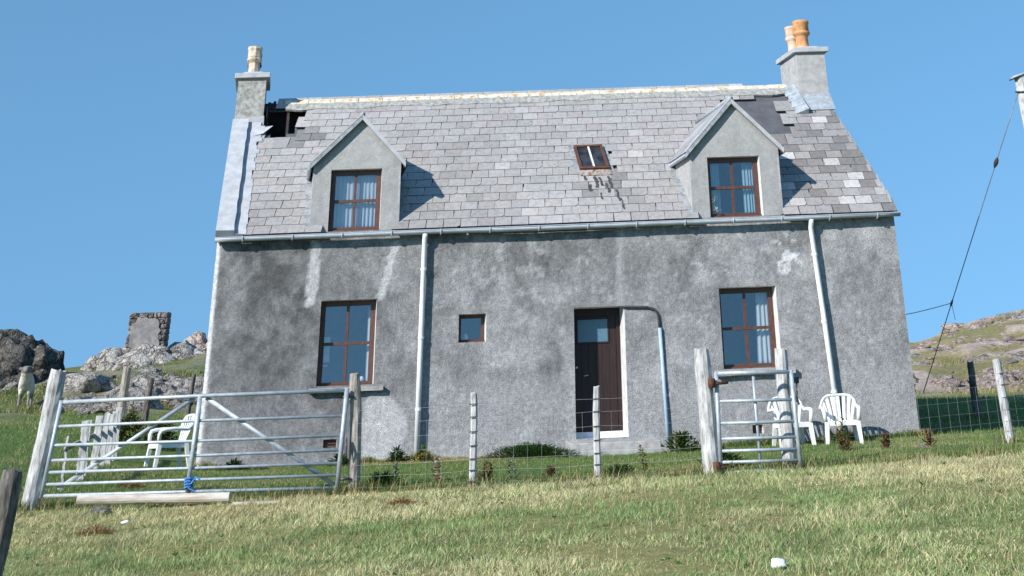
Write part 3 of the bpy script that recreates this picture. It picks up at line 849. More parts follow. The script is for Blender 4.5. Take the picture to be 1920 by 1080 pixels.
a = me.attributes.new('tone', 'FLOAT_COLOR', 'POINT')
a.data.foreach_set('color', np.c_[np.array(far_c, np.float32), np.ones(len(far_c), np.float32)].ravel())
me.materials.append(M['slate_far']); me.materials.append(M['slate_edge'])
me.polygons.foreach_set('material_index', far_m)
tag(link('upper_slates', me, roof), kind='stuff')

# ---- skylight
x0, x1, y0, y1 = SKY
def rp(x, y, n): 
    return (x, y - sinr * n, rz(y) + cosr * n)
skl = MB()
for (a, b_, c, d) in ((x0, x0 + .045, y0, y1), (x1 - .045, x1, y0, y1), (x0 + .045, x1 - .045, y0, y0 + .04), (x0 + .045, x1 - .045, y1 - .04, y1)):
    skl.hexa([rp(a, c, -.02), rp(b_, c, -.02), rp(b_, d, -.02), rp(a, d, -.02), rp(a, c, .09), rp(b_, c, .09), rp(b_, d, .09), rp(a, d, .09)])
SKW = skl.build('skylight', M['rust'], roof, wp)
MB().hexa([rp(x0 - .09, y0 - .03, .0), rp(x1 + .09, y0 - .03, .0), rp(x1 + .09, y1 + .10, .0), rp(x0 - .09, y1 + .10, .0),
           rp(x0 - .09, y0 - .03, .030), rp(x1 + .09, y0 - .03, .030), rp(x1 + .09, y1 + .10, .034), rp(x0 - .09, y1 + .10, .034)]).build('skylight_flashing', M['lead_dark'], roof, wp)
xm_ = (x0 + x1) / 2
MB().hexa([rp(xm_ - .015, y0 + .04, .04), rp(xm_ + .015, y0 + .04, .04), rp(xm_ + .015, y1 - .04, .04), rp(xm_ - .015, y1 - .04, .04),
           rp(xm_ - .015, y0 + .04, .085), rp(xm_ + .015, y0 + .04, .085), rp(xm_ + .015, y1 - .04, .085), rp(xm_ - .015, y1 - .04, .085)]).build('skylight_bar', M['reveal'], roof, wp)
M['dark_glass'] = m_simple('near_black_glass', (.012, .014, .018), (.05, .05, .055), 6, .15, 0, spec=.6)  # skylight panes in near-black glass tones
for (a, b_) in ((x0 + .046, xm_ - .016), (xm_ + .016, x1 - .046)):
    MB().hexa([rp(a, y0 + .041, .055), rp(b_, y0 + .041, .055), rp(b_, y1 - .041, .055), rp(a, y1 - .041, .055),
               rp(a, y0 + .041, .061), rp(b_, y0 + .041, .061), rp(b_, y1 - .041, .061), rp(a, y1 - .041, .061)]).build('skylight_pane', M['dark_glass'], roof, wp)
ap = MB().hexa([rp(x0 - .02, y0 - .12, .037), rp(x1 + .03, y0 - .12, .037), rp(x1 + .01, y0, .045), rp(x0 - .01, y0, .045),
                rp(x0 - .02, y0 - .12, .041), rp(x1 + .03, y0 - .12, .041), rp(x1 + .01, y0, .05), rp(x0 - .01, y0, .05)])
M['rusty_lead'] = m_simple('rust_stained_apron', (.16, .075, .045), (.36, .33, .31), 12, .8, .2, 40, lo=.40, hi=.56)
M['stain'] = m_simple('dark_moss_stain', (.035, .035, .035), (.08, .08, .078), 30, .95, .3, 60)
random.seed(19)
for (sx0, ya, yb, w_) in ((6.66, .80, .90, .05), (6.70, .55, .70, .07), (6.84, .62, .88, .06), (6.93, .66, .86, .05), (7.02, .50, .72, .05), (7.10, .60, .88, .06), (6.86, .36, .50, .03), (7.16, .30, .56, .04), (7.20, .12, .36, .025)):
    n = 6; st_m = MB()
    for q in range(n):
        a_ = ya + (yb - ya) * q / n; b2 = ya + (yb - ya) * (q + 1) / n
        o1 = sx0 + random.uniform(-.012, .012); wv2 = w_ * random.uniform(.6, 1.1)
        st_m.hexa([rp(o1 - wv2 / 2, a_, .030), rp(o1 + wv2 / 2, a_, .030), rp(o1 + wv2 / 2, b2, .030), rp(o1 - wv2 / 2, b2, .030), rp(o1 - wv2 / 2, a_, .0405), rp(o1 + wv2 / 2, a_, .0405), rp(o1 + wv2 / 2, b2, .0405), rp(o1 - wv2 / 2, b2, .0405)])
    st_m.build('moss_streak', M['stain'], roof, wp)
ap.build('skylight_apron', M['rusty_lead'], roof, wp)

# ---- ridge tiles and mortar
x = .98; k = 0
prof = [(-.18, -.135), (-.09, -.03), (0, .02), (.09, -.03), (.18, -.135)]
while x < 11.36:
    ln_ = min(random.uniform(.46, .54), 11.40 - x)
    m = MB(); zt = rz(YR) + .05 + random.uniform(-.006, .006); tl = random.uniform(-.006, .006)
    vs = []
    for xx, dz in ((x + .006, 0), (x + ln_ - .006, tl)):
        for (a, b_) in prof: vs.append((xx, YR + a, zt + b_ + dz))
        for (a, b_) in prof: vs.append((xx, YR + a * .9, zt + b_ - .025 + dz))
    n = 5; fs = []
    for i in range(4):
        fs += [(i, i + 1, 10 + i + 1, 10 + i), (5 + i, 15 + i, 15 + i + 1, 5 + i + 1), (i, 5 + i, 5 + i + 1, i + 1), (10 + i, 10 + i + 1, 15 + i + 1, 15 + i)]
    fs += [(0, 10, 15, 5), (4, 9, 19, 14)]
    m.add(vs, fs).build('ridge_tile', M['ridge'], roof, wp)
    x += ln_
mm = MB(); n = 90
for i in range(n):
    a = 1.0 + 10.35 * i / n; b_ = 1.0 + 10.35 * (i + 1) / n
    ya = YR - .185 - .035 * (1 + vn(a * 3, 2)); yb = YR - .185 - .035 * (1 + vn(b_ * 3, 2))
    mm.hexa([rp(a, ya, .0), rp(b_, yb, .0), rp(b_, YR - .1, .0), rp(a, YR - .1, .0), rp(a, ya, .042), rp(b_, yb, .042), rp(b_, YR - .1, .075), rp(a, YR - .1, .075)])
mm.build('ridge_mortar', M['harl'], roof, wp)
# broken stub of dark bedding at the left end of the ridge
mm = MB()
for i in range(9):
    a = .58 + .055 * i; h_ = .05 * (1 + vn(i * 2.3, 9))
    mm.hexa([rp(a, YR - .16 - .05 * vn(i * 1.9, 4), -.02), rp(a + .055, YR - .16 - .05 * vn((i + 1) * 1.9, 4), -.02), (a + .055, YR + .1, rz(YR) - .08), (a, YR + .1, rz(YR) - .08),
             rp(a, YR - .10, .02), rp(a + .055, YR - .10, .02), (a + .055, YR + .06, rz(YR) - .02 + h_), (a, YR + .06, rz(YR) - .02 + h_)])
mm.build('ridge_bedding', M['timber_dark'], roof, wp)

# ---- left skew coping
sc_ = MB(); n = 26; fl = MB()
for i in range(n):
    a = -.12 + (2.56 + .12) * i / n; b_ = -.12 + (2.56 + .12) * (i + 1) / n
    e0 = .285 + .012 * vn(i * .7, 5); e1 = .285 + .012 * vn((i + 1) * .7, 5)
    sc_.hexa([rp(-.03, a, -.12), rp(e0, a, -.06), rp(e1, b_, -.06), rp(-.03, b_, -.12), rp(-.03, a, .135), rp(e0, a, .125), rp(e1, b_, .125), rp(-.03, b_, .135)])
    q = .50 + .03 * vn(i * 1.3, 8) + (.05 if i > 21 else 0) + (.07 * (i % 3 == 0)) * (i > 17)
    fl.hexa([rp(.28, a, .0), rp(q, a, .0), rp(q, b_, .0), rp(.28, b_, .0), rp(.28, a, .052), rp(q, a, .042), rp(q, b_, .042), rp(.28, b_, .052)])
sc_.build('skew_coping', M['cement'], house, wp)
fl.build('skew_flashing', M['cement'], house, wp)
MB().hexa([rp(.42, 2.18, .03), rp(.60, 2.22, .05), rp(.78, 2.40, .07), rp(.45, 2.36, .04), rp(.42, 2.18, .05), rp(.60, 2.22, .07), rp(.78, 2.40, .085), rp(.45, 2.36, .06)]).build('cement_flap', M['cement'], house, wp)

# ---- chimneys
def pot(cx_, cy_, z, hgt, r, mat, parent, style=0):
    P = [(r * 1.02, 0), (r * 1.02, .03), (r * .92, .05), (r * .90, hgt * .42), (r * 1.02, hgt * .46), (r * 1.24, hgt * .52), (r * 1.24, hgt * .58), (r * 1.06, hgt * .62),
         (r * 1.14, hgt * .64), (r * 1.12, hgt * .85), (r * 1.16, hgt * .88), (r * 1.22, hgt * .93), (r * 1.18, hgt), (r * .85, hgt), (r * .80, hgt * .3)]
    m = MB().lathe((0, 0, 0), P, 10 if style else 18)
    w = Vector(wp(cx_, cy_, z)); m.v = [(a + w.x, b_ + w.y, c + w.z) for a, b_, c in m.v]
    return m.build('chimney_pot', mat, parent, smooth=not style)
def chimney(x0, x1, y0, y1, zt, mat, capmat, taper=0):
    n = 10; m = MB(); 
    zb = rz(y0) - .5
    g = []
    for k in range(15):
        z = zb + (zt - zb) * k / 14
        jx = lambda s: vn(z * 3 + s * 7, s * 3.1) * .006
        g.append([(x0 + jx(1), y0 + jx(2), z), (x1 + jx(3), y0 + jx(4), z), (x1 + jx(5), y1, z), (x0 + jx(6), y1, z)])
    vs = [p for r_ in g for p in r_]; fs = []
    for k in range(14):
        for i in range(4): fs.append((k * 4 + i, k * 4 + (i + 1) % 4, k * 4 + 4 + (i + 1) % 4, k * 4 + 4 + i))
    C = m.add(vs, fs).build('chimney', mat, house, wp)
    o = .07
    MB().box((x0 - o, y0 - o, zt), (x1 + o, y1 + o, zt + .10)).build('chimney_cap', capmat, C, wp, bevel=.012)
    MB().hexa([(x0 + .02, y0 + .02, zt + .10), (x1 - .02, y0 + .02, zt + .10), (x1 - .02, y1 - .02, zt + .10), (x0 + .02, y1 - .02, zt + .10),
               (x0 + .12, y0 + .15, zt + .17), (x1 - .12, y0 + .15, zt + .17), (x1 - .12, y1 - .15, zt + .17), (x0 + .12, y1 - .15, zt + .17)]).build('haunching', capmat, C, wp)
    return C
CL = chimney(0.0, .57, 2.55, 3.67, 6.78, M['harl'], M['cement'])
pot(.285, 2.95, 6.93, .58, .125, M['pot_cream'], CL, 1)
pot(.285, 3.36, 6.93, .54, .12, M['post_dark'], CL, 1)
CR = chimney(11.51, 12.11, 2.65, 3.62, 6.97, M['harl_pale'], M['cement'])
pot(11.77, 2.93, 7.12, .58, .145, M['pot_orange'], CR)
pot(11.72, 3.32, 7.12, .56, .13, M['pot_pale'], CR)
# cement fillet and lead at the chimney feet
MB().hexa([(-.02, 2.53, 5.55), (.60, 2.53, 5.55), (.60, 2.6, 5.55), (-.02, 2.6, 5.55), (-.015, 2.535, 5.98), (.585, 2.535, 6.02), (.585, 2.6, 6.02), (-.015, 2.6, 5.98)]).build('cement_fillet', M['cement'], CL, wp)
m = MB(); n = 9
for i in range(n):
    ya = 2.30 + .72 * i / n; yb = 2.30 + .72 * (i + 1) / n
    m.hexa([rp(11.26 + .03 * (i % 2), ya, .035), rp(11.512, ya, .035), rp(11.512, yb, .035), rp(11.26 + .03 * (i % 2), yb, .035),
            rp(11.26 + .03 * (i % 2), ya, .045 + .004 * (i % 2)), rp(11.505, ya, .15), rp(11.505, yb, .15), rp(11.26 + .03 * (i % 2), yb, .045 + .004 * (i % 2))])
m.hexa([rp(11.30, 2.38, .036), rp(12.10, 2.38, .036), rp(12.13, 2.66, .05), rp(11.45, 2.66, .05), rp(11.30, 2.38, .052), rp(12.10, 2.38, .052), (12.13, 2.645, rz(2.66) + .16), (11.48, 2.645, rz(2.66) + .16)])
m.build('lead_flashing', M['lead'], CR, wp)

# ---- gutter, brackets, downpipes
GYc, GZc, GR = -.155, 3.385, .062
m = MB(); n = 40; vs = []; seg = 9
xsg = np.linspace(-.03, W + .04, n)
for i, xx in enumerate(xsg):
    dz = .010 * vn(xx * .8, 3) - .010 * abs(math.sin(xx * .26 * math.pi))
    for k in range(seg):
        an = math.pi + math.pi * k / (seg - 1)
        vs.append((xx, GYc + GR * math.cos(an), GZc + dz + GR * math.sin(an)))
fs = [(i * seg + k, i * seg + k + 1, (i + 1) * seg + k + 1, (i + 1) * seg + k) for i in range(n - 1) for k in range(seg - 1)]
fs += [tuple(range(seg)), tuple((n - 1) * seg + k for k in range(seg))]
gut = m.add(vs, fs).build('gutter', M['gutter'], house, wp, smooth=True)
sd = gut.modifiers.new('t', 'SOLIDIFY'); sd.thickness = .004
MB().tube([(-.03, GYc - GR, GZc + .002), (W + .04, GYc - GR, GZc + .002)], .008, 6).build('gutter_bead', M['gutter'], gut, wp)
MB().box((0.02, -.02, WT - .20), (W - .02, .004, WT + .02)).build('eaves_board', M['timber_dark'], house, wp) if False else None
for k in range(14):
    xx = .45 + k * .86
    m = MB(); pts = []
    for q in range(8):
        an = math.pi * .92 + math.pi * 1.0 * q / 7
        pts.append(wp(xx, GYc + (GR + .008) * math.cos(an), GZc - .006 + (GR + .008) * math.sin(an)))
    m.tube(pts, .011, 5)
    m.build('gutter_bracket', M['gutter'], gut)
def downpipe(xt, xb, zb, mat):
    pts = [wp(xt, GYc, 3.335), wp(xt, GYc + .01, 3.28), wp(xt, -.10, 3.20), wp(xt + (xb - xt) * .5, -.095, 1.6), wp(xb, -.095, zb)]
    d = MB().tube(pts, .045, 12).build('downpipe', mat, house, smooth=True)
    for z in (2.75, 1.65, .55):
        f = (3.2 - z) / (3.2 - zb); x = xt + (xb - xt) * f
        MB().tube([wp(x, -.095, z - .02), wp(x, -.095, z + .02)], .053, 12).box(wp(x - .03, -.06, z - .012), wp(x + .03, .015, z + .012)).build('pipe_clip', mat, d)
downpipe(3.62, 3.59, -.25, M['white_pvc'])
downpipe(10.45, 10.63, -.25, M['white_pvc'])
# conduit by the door
MB().tube([wp(7.06, -.0, 2.015), wp(7.12, -.03, 2.02), wp(7.50, -.03, 2.0), wp(7.62, -.03, 1.96), wp(7.675, -.03, 1.88), wp(7.69, -.03, 1.76), wp(7.70, -.03, 1.60)], .021, 8).build('conduit', M['black_pipe'], house, smooth=True)
MB().tube([wp(7.70, -.03, 1.66), wp(7.73, -.03, .9), wp(7.765, -.03, -.25)], .032, 10).build('conduit_sleeve', M['blue_pipe'], house, smooth=True)

# ------------------------------------------------------------------ curtains and things in the windows
def curtain(x0, x1, z0, z1, y, folds, amp, mat, label, lean=0.0, group=None):
    n = 48; rows = 12; V = []; F_ = []
    for r_ in range(rows + 1):
        t = r_ / rows
        for i in range(n + 1):
            s = i / n
            xx = x0 + (x1 - x0) * s + lean * t * (1 - s)
            V.append(wp(xx, y + amp * math.sin(s * folds * 2 * math.pi + .6 * math.sin(s * 9)) * (.6 + .4 * t), z1 + (z0 - z1) * t + .008 * math.sin(s * folds * 6)))
    for r_ in range(rows):
        for i in range(n): F_.append((r_ * (n + 1) + i, r_ * (n + 1) + i + 1, (r_ + 1) * (n + 1) + i + 1, (r_ + 1) * (n + 1) + i))
    me = bpy.data.meshes.new('curtain'); me.from_pydata(V, [], F_); me.materials.append(mat)
    me.polygons.foreach_set('use_smooth', [True] * len(me.polygons))
    o = link('curtain', me); s = o.modifiers.new('t', 'SOLIDIFY'); s.thickness = .003
    return tag(o, label, 'curtain', group)
curtain(1.97, 2.79, 3.50, 4.47, .25, 11, .018, M['lace'], 'white lace net curtain across the whole left dormer window')
curtain(8.76, 8.98, 3.49, 4.46, .25, 4, .02, M['curtain_blue'], 'pale curtain drawn to the left side of the right dormer window')
curtain(9.40, 9.61, 3.49, 4.46, .25, 4, .02, M['curtain_blue'], 'pale curtain drawn to the right side of the right dormer window')
curtain(9.52, 9.72, 1.0, 2.24, .34, 3, .02, M['curtain'], 'white curtain at the right of the ground-floor window behind the small gate', -.05)
curtain(2.72, 2.80, 1.0, 2.2, .34, 1.5, .012, M['curtain'], 'narrow white curtain at the right edge of the left ground-floor window')
MB().box(wp(1.99, .35, 1.35), wp(2.09, .37, 1.75)).box(wp(1.99, .33, 1.28), wp(2.07, .37, 1.31)).build('white_box', M['white_stone'], None)
tag(bpy.data.objects['white_box'], 'tall white box standing inside the left ground-floor window', 'box')
m = MB().lathe((0, 0, 0), [(.001, 0), (.05, 0), (.055, .05), (.03, .10), (.001, .12)], 12)
wv = wp(4.42, .34, 1.60); m.v = [(a + wv[0], b_ + wv[1], c + wv[2]) for a, b_, c in m.v]
tag(m.build('jar', M['white_stone'], None, smooth=True), 'small pale jar on the inner sill of the tiny square window', 'jar')
m = MB().lathe((0, 0, 0), [(.001, 0), (.045, 0), (.05, .04), (.03, .08), (.001, .09)], 12)
wv = wp(2.66, .34, 1.02); m.v = [(a + wv[0], b_ + wv[1], c + wv[2]) for a, b_, c in m.v]
tag(m.build('cup', M['white_stone'], None, smooth=True), 'white cup inside the left ground-floor window, low in the right pane', 'cup')

# leaf cluster helper: list of (pos, dir, length, width, colour)
def leaf_mesh(name, leaves, mat, bend=.35):
    V = []; F_ = []; Cc = []
    for (p, d, L, w, c) in leaves:
        p = Vector(p); d = Vector(d).normalized()
        s = d.cross(Vector((0, 0, 1)))
        s = s.normalized() if s.length > .05 else Vector((1, 0, 0))
        s = (s + Vector((random.uniform(-.4, .4), random.uniform(-.4, .4), random.uniform(-.4, .4)))).normalized()
        n = len(V)
        q = p + d * L * .5 ; e = p + d * L - Vector((0, 0, bend * L * random.random()))
        V += [p - s * w * .2, p + s * w * .2, q + s * w * .5, q - s * w * .5, e]
        F_ += [(n, n + 1, n + 2), (n, n + 2, n + 3), (n + 3, n + 2, n + 4)]
        k = random.uniform(.75, 1.25)
        Cc += [tuple(min(1, a * k) for a in c)] * 5
    return np_mesh(name, np.array([tuple(v) for v in V]), np.array(F_), mat, np.array(Cc))
L_ = []
for i in range(26):
    L_.append((wp(8.78 + random.uniform(0, .05), .02 + random.uniform(-.02, .02), 3.52 + random.uniform(0, .25)), (random.uniform(-1, 1), random.uniform(-.6, .2), random.uniform(-.2, 1)), random.uniform(.05, .12), .02, (.55, .50, .28)))
tag(link('dried_plant', leaf_mesh('dried_plant', L_, M['leaf'])), 'dry straw-coloured plant at the lower left of the right dormer window', 'plant')

# ------------------------------------------------------------------ posts, gates and fences
def rough_post(name, base, top, r, mat, label=None, cat=None, group=None, n=12, sq=False, parent=None, seed=0):
    base = Vector(base); top = Vector(top); k = 14; pts = []; R = []
    ax = (top - base).normalized()
    e = Vector((1, 0, 0)); f = ax.cross(e).normalized(); e = f.cross(ax).normalized()
    V = []; F_ = []
    for i in range(k):
        t = i / (k - 1); p = base.lerp(top, t)
        p = p + e * float(vn(t * 2.1 + seed * 3.3, seed)) * r * .28 + f * float(vn(t * 2.1, seed + 5)) * r * .2
        for j in range(n):
            an = 2 * math.pi * j / n
            c, s = math.cos(an), math.sin(an)
            if sq:
                mm_ = max(abs(c), abs(s)); q = .86 / mm_ if mm_ > .72 else 1.12
            else: q = 1
            rr_ = r * q * (1.05 - .13 * t) * (1 + .07 * float(vn(c * 2 + seed, s * 2, t * 6, seed)) + .04 * float(vn(j * 1.7, t * 18, seed)))
            if i == k - 1: rr_ *= .93
            V.append(p + e * c * rr_ + f * s * rr_ + (ax * (.02 * float(vn(j * 1.3, seed + 2))) if i == k - 1 else Vector()))
    for i in range(k - 1):
        for j in range(n): F_.append((i * n + j, i * n + (j + 1) % n, (i + 1) * n + (j + 1) % n, (i + 1) * n + j))
    F_.append(tuple((k - 1) * n + j for j in range(n)))
    me = bpy.data.meshes.new(name); me.from_pydata([tuple(v - base) for v in V], [], F_); me.materials.append(mat)
    o = link(name, me, parent); o.location = base
    if label: tag(o, label, cat, group)
    return o
GP = 'round gate posts'
rough_post('gate_post', (-.20, -7.02, -.75), (-.05, -7.02, 1.09), .105, M['post'], 'stout pale round post at the left end of the wide field gate', 'post', GP, seed=1)
rough_post('gate_post', (3.55, -6.93, -.75), (3.52, -6.93, .92), .075, M['post_brown'], 'grey round post at the right end of the wide field gate', 'post', GP, seed=2)
rough_post('gate_post', (7.80, -7.0, -.75), (7.78, -7.0, 1.03), .105, M['post'], 'thick leaning round post carrying the rusty hinges of the small gate', 'post', GP, seed=3)
rough_post('gate_post', (8.74, -6.80, -.75), (8.80, -6.80, 1.0), .085, M['post'], 'pale post standing behind the latch side of the small gate', 'post', GP, seed=4)

# wide gate
G = empty('field_gate', 'wide galvanised seven-bar field gate with inverted-V braces', 'gate', (1.7, -7.05, -.4))
gp = Vector((1.7, -7.05, -.4))
def gbuild(m, name, mat, parent, off):
    m.v = [(a - off[0], b_ - off[1], c - off[2]) for a, b_, c in m.v]
    return m.build(name, mat, parent, smooth=True)
yg = -7.05
zl_ = [.735, .475, .275, .115, -.01, -.135, -.255]; zr_ = [.735, .455, .245, .09, -.05, -.175, -.31]
xl_t, xl_b, xr_t, xr_b = .055, -.045, 3.445, 3.375
def gx_(z, side):
    t = (z + .30) / 1.03
    return xl_b + (xl_t - xl_b) * t if side == 0 else xr_b + (xr_t - xr_b) * t
for i in range(7):
    r_ = .022 if i in (0,) else (.0165 if i < 6 else .020)
    m = MB().tube([(gx_(zl_[i], 0), yg, zl_[i]), (1.7, yg, (zl_[i] + zr_[i]) / 2 + random.uniform(-.008, .006)), (gx_(zr_[i], 1), yg, zr_[i])], r_, 10)
    gbuild(m, 'rail', M['galv'], G, gp)
gbuild(MB().tube([(xl_b, yg - .005, -.275), (xl_t, yg - .005, .755)], .026, 10), 'stile', M['galv'], G, gp)
gbuild(MB().tube([(xr_b, yg - .005, -.33), (xr_t, yg - .005, .755)], .028, 10), 'stile', M['galv'], G, gp)
gbuild(MB().bar((1.64, yg - .03, -.30), (1.70, yg - .03, .735), .05, .012), 'upright', M['galv'], G, gp)
gbuild(MB().bar((1.62, yg + .03, .72), (.12, yg + .03, -.19), .012, .045), 'brace', M['galv'], G, gp)
gbuild(MB().bar((1.76, yg + .03, .72), (3.34, yg + .03, -.28), .012, .045), 'brace', M['galv'], G, gp)
for z in (.66, -.22):
    gbuild(MB().tube([(3.40, yg, z), (3.52, yg + .03, z)], .018, 8), 'hinge', M['steel_grey'], G, gp)
gbuild(MB().tube([(3.46, yg - .02, .20), (3.47, yg - .05, .12), (3.465, yg - .03, .02), (3.46, yg - .01, .10), (3.455, yg - .02, .22)], .014, 6), 'chain', M['steel_grey'], G, gp)
rp_ = MB()
for k in range(4):
    zc = -.14 - k * .03
    rp_.tube([(1.65 + .045 * math.cos(a), yg - .02 + .05 * math.sin(a), zc + .008 * math.sin(3 * a)) for a in np.linspace(0, 6.28, 12)], .012, 6)
rp_.tube([(1.68, yg - .06, -.20), (1.74, yg - .08, -.13), (1.79, yg - .09, -.15)], .012, 6).tube([(1.66, yg - .06, -.24), (1.75, yg - .08, -.28), (1.78, yg - .09, -.36), (1.79, yg - .09, -.42)], .008, 6)
tag(rp_.build('rope', M['rope'], None), 'blue rope knotted round the foot of the wide gate upright', 'rope')

# small gate
S = empty('hand_gate', 'small galvanised seven-bar hand gate with rusty hinges', 'gate', (8.38, -7.06, -.35))
sp_ = Vector((8.38, -7.06, -.35)); ys_ = -7.06
sz = [.745, .435, .195, .025, -.105, -.225, -.335]
def sx_(z, side):
    t = (z + .33) / 1.1
    return 7.905 + (7.925 - 7.905) * t if side == 0 else 8.865 + (8.845 - 8.865) * t
for i, z in enumerate(sz):
    gbuild(MB().tube([(sx_(z, 0), ys_, z), (sx_(z, 1), ys_, z - .015)], .024 if i in (0, 6) else .018, 10), 'rail', M['galv'], S, sp_)
gbuild(MB().tube([(7.905, ys_ - .004, -.355), (7.925, ys_ - .004, .765)], .026, 10), 'stile', M['galv'], S, sp_)
gbuild(MB().tube([(8.865, ys_ - .004, -.37), (8.845, ys_ - .004, .75)], .026, 10), 'stile', M['galv'], S, sp_)
gbuild(MB().bar((8.39, ys_ + .02, -.33), (8.38, ys_ + .02, .73), .035, .012), 'upright', M['galv'], S, sp_)
for z in (.64, -.27):
    gbuild(MB().tube([(7.82, ys_ - .05, z + .01), (7.86, ys_ - .06, z - .01), (8.06, ys_ - .03, z)], .019, 8).lathe((7.855, ys_ - .06, z), [(.001, -.06), (.042, -.05), (.045, .05), (.001, .06)], 10), 'hinge', M['rust'], S, sp_)
gbuild(MB().box((8.89, ys_ + .10, .60), (8.95, ys_ + .16, .67)).tube([(8.92, ys_ + .12, .60), (8.90, ys_ + .12, .48), (8.93, ys_ + .12, .36), (8.90, ys_ + .12, .40), (8.92, ys_ + .12, .52)], .012, 6), 'latch', M['steel_grey'], S, sp_)

# wire fences
def netting(segs, zs, step, parent, off, r=.0012, name='netting'):
    m = MB()
    for (a, b_) in segs:
        a = Vector(a); b_ = Vector(b_); L = (b_ - a).length
        for z in zs:
            k = 7
            m.tube([a.lerp(b_, i / k) + Vector((0, 0, z - .012 * math.sin(math.pi * i / k) + .006 * float(vn(i * 2.2, z * 9)))) for i in range(k + 1)], r, 4, cap=False)
        n = int(L / step)
        for i in range(1, n):
            p = a.lerp(b_, i / n)
            q = .006
            m.tube([p + Vector((random.uniform(-q, q), 0, zz)) for zz in (zs[0], zs[len(zs) // 2], zs[-2])], r * .85, 4, cap=False)
    m.v = [(p[0] - off[0], p[1] - off[1], p[2] - off[2]) for p in m.v]
    return tag(m.build(name, M['wire'], parent), kind='stuff')
NZ = [.05, .17, .29, .43, .58, .74, .88]
FA = empty('wire_fence', 'stock-wire fence on two slim pale stakes between the two gates', 'fence', (5.7, -7.0, -.36))
for (x, zt, sd) in ((4.97, .64, 11), (6.455, .655, 12)):
    p = rough_post('fence_stake', (x, -7.0, -.7), (x - .005, -7.0, zt), .048, M['post'], seed=sd, sq=True, parent=FA)
    p.location = Vector(p.location) - Vector(FA.location)
    st_ = MB()
    for z in NZ[:]:
        st_.tube([(-.05, -.052, z + .34), (.05, -.052, z + .345)], .006, 5)
    tag(st_.build('staples', M['steel_grey'], p), kind='stuff')
netting([((3.5, -7.0, -.37), (4.95, -7.05, -.36)), ((4.95, -7.05, -.36), (6.44, -7.05, -.355)), ((6.44, -7.05, -.355), (7.75, -7.03, -.34))], NZ, .165, FA, FA.location)
FB = empty('wire_fence', 'stock-wire fence running right from the small gate past a leaning pale stake', 'fence', (11.8, -5.5, -.2))
p = rough_post('fence_stake', (12.06, -5.0, -.6), (12.02, -5.0, .82), .062, M['post'], seed=21, parent=FB); p.location = Vector(p.location) - Vector(FB.location)
st_ = MB()
for z in NZ: st_.tube([(-.06, -.064, z + .36), (.06, -.064, z + .365)], .006, 5)
tag(st_.build('staples', M['steel_grey'], p), kind='stuff')
p = rough_post('fence_stake', (14.5, -3.6, -.6), (14.5, -3.6, .95), .06, M['post'], seed=22, parent=FB); p.location = Vector(p.location) - Vector(FB.location)
netting([((8.8, -6.8, -.33), (12.04, -5.06, -.24)), ((12.04, -5.06, -.24), (14.5, -3.66, -.16))], NZ, .17, FB, FB.location)
rough_post('old_stake', (14.25, 4.4, -.2), (14.22, 4.4, 1.02), .075, M['post_dark'], 'dark old stake at the edge of the house shadow on the right', 'stake', None, seed=23)
# stakes up the left side, slatted remains
zs0 = lambda x, y: g1(x, y)
PA = 'stakes of the old fence climbing behind the chair'
for (x, y, h, r, mat, lab, sd) in ((-2.44, 4.0, 1.10, .085, 'post_brown', 'tallest grey stake of the old fence climbing left of the house', 31),
                                 (-2.80, 7.0, .85, .075, 'post_dark', 'short dark stake in front of the rocks, next to the tallest one', 32),
                                 (-2.15, 8.0, .90, .055, 'post_dark', 'thin dark stake close to the left corner of the house', 33)):
    z = zs0(x, y); rough_post('fence_stake', (x - .06, y, z - .3), (x + .02, y, z + h), r, M[mat], lab, 'stake', PA, seed=sd)
PF = empty('paling_fence', 'row of pale upright boards behind the left end of the wide gate', 'fence', (-.9, -2.5, -.1))
for k, (x, y, h, w) in enumerate(((-.30, -5.6, .62, .03), (-.44, -4.5, .72, .10), (-.56, -4.0, .70, .09), (-.72, -3.0, .70, .10), (-.86, -2.2, .72, .08), (-.97, -1.6, .70, .10), (-1.12, -.9, .72, .09), (-1.25, -.3, .74, .10))):
    z = zs0(x, y)
    m = MB(); n = 6
    for i in range(n):
        a = i / n; b_ = (i + 1) / n; ja = .006 * float(vn(k * 3 + i, 2)); jb = .006 * float(vn(k * 3 + i + 1, 2))
        m.hexa([(x - w / 2 + ja, y - .012, z - .1 + (h + .1) * a), (x + w / 2 + ja, y - .012, z - .1 + (h + .1) * a), (x + w / 2 + ja, y + .012, z - .1 + (h + .1) * a), (x - w / 2 + ja, y + .012, z - .1 + (h + .1) * a),
                (x - w / 2 + jb + .01, y - .012, z - .1 + (h + .1) * b_), (x + w / 2 + jb + .01, y - .012, z - .1 + (h + .1) * b_), (x + w / 2 + jb + .01, y + .012, z - .1 + (h + .1) * b_), (x - w / 2 + jb + .01, y + .012, z - .1 + (h + .1) * b_)])
    gbuild(m, 'board', M['post'], PF, PF.location).data.polygons.foreach_set('use_smooth', [False] * (6 * n))
gbuild(MB().bar((-.28, -5.7, .22), (-1.28, -.2, .52), .03, .05), 'paling_rail', M['post_brown'], PF, PF.location)
# near weathered post at the frame's left edge
rough_post('old_post', (1.63, -13.0, -1.05), (1.70, -13.0, .13), .085, M['post_dark'], 'dark weathered post top at the far left edge of the field', 'post', None, seed=41)

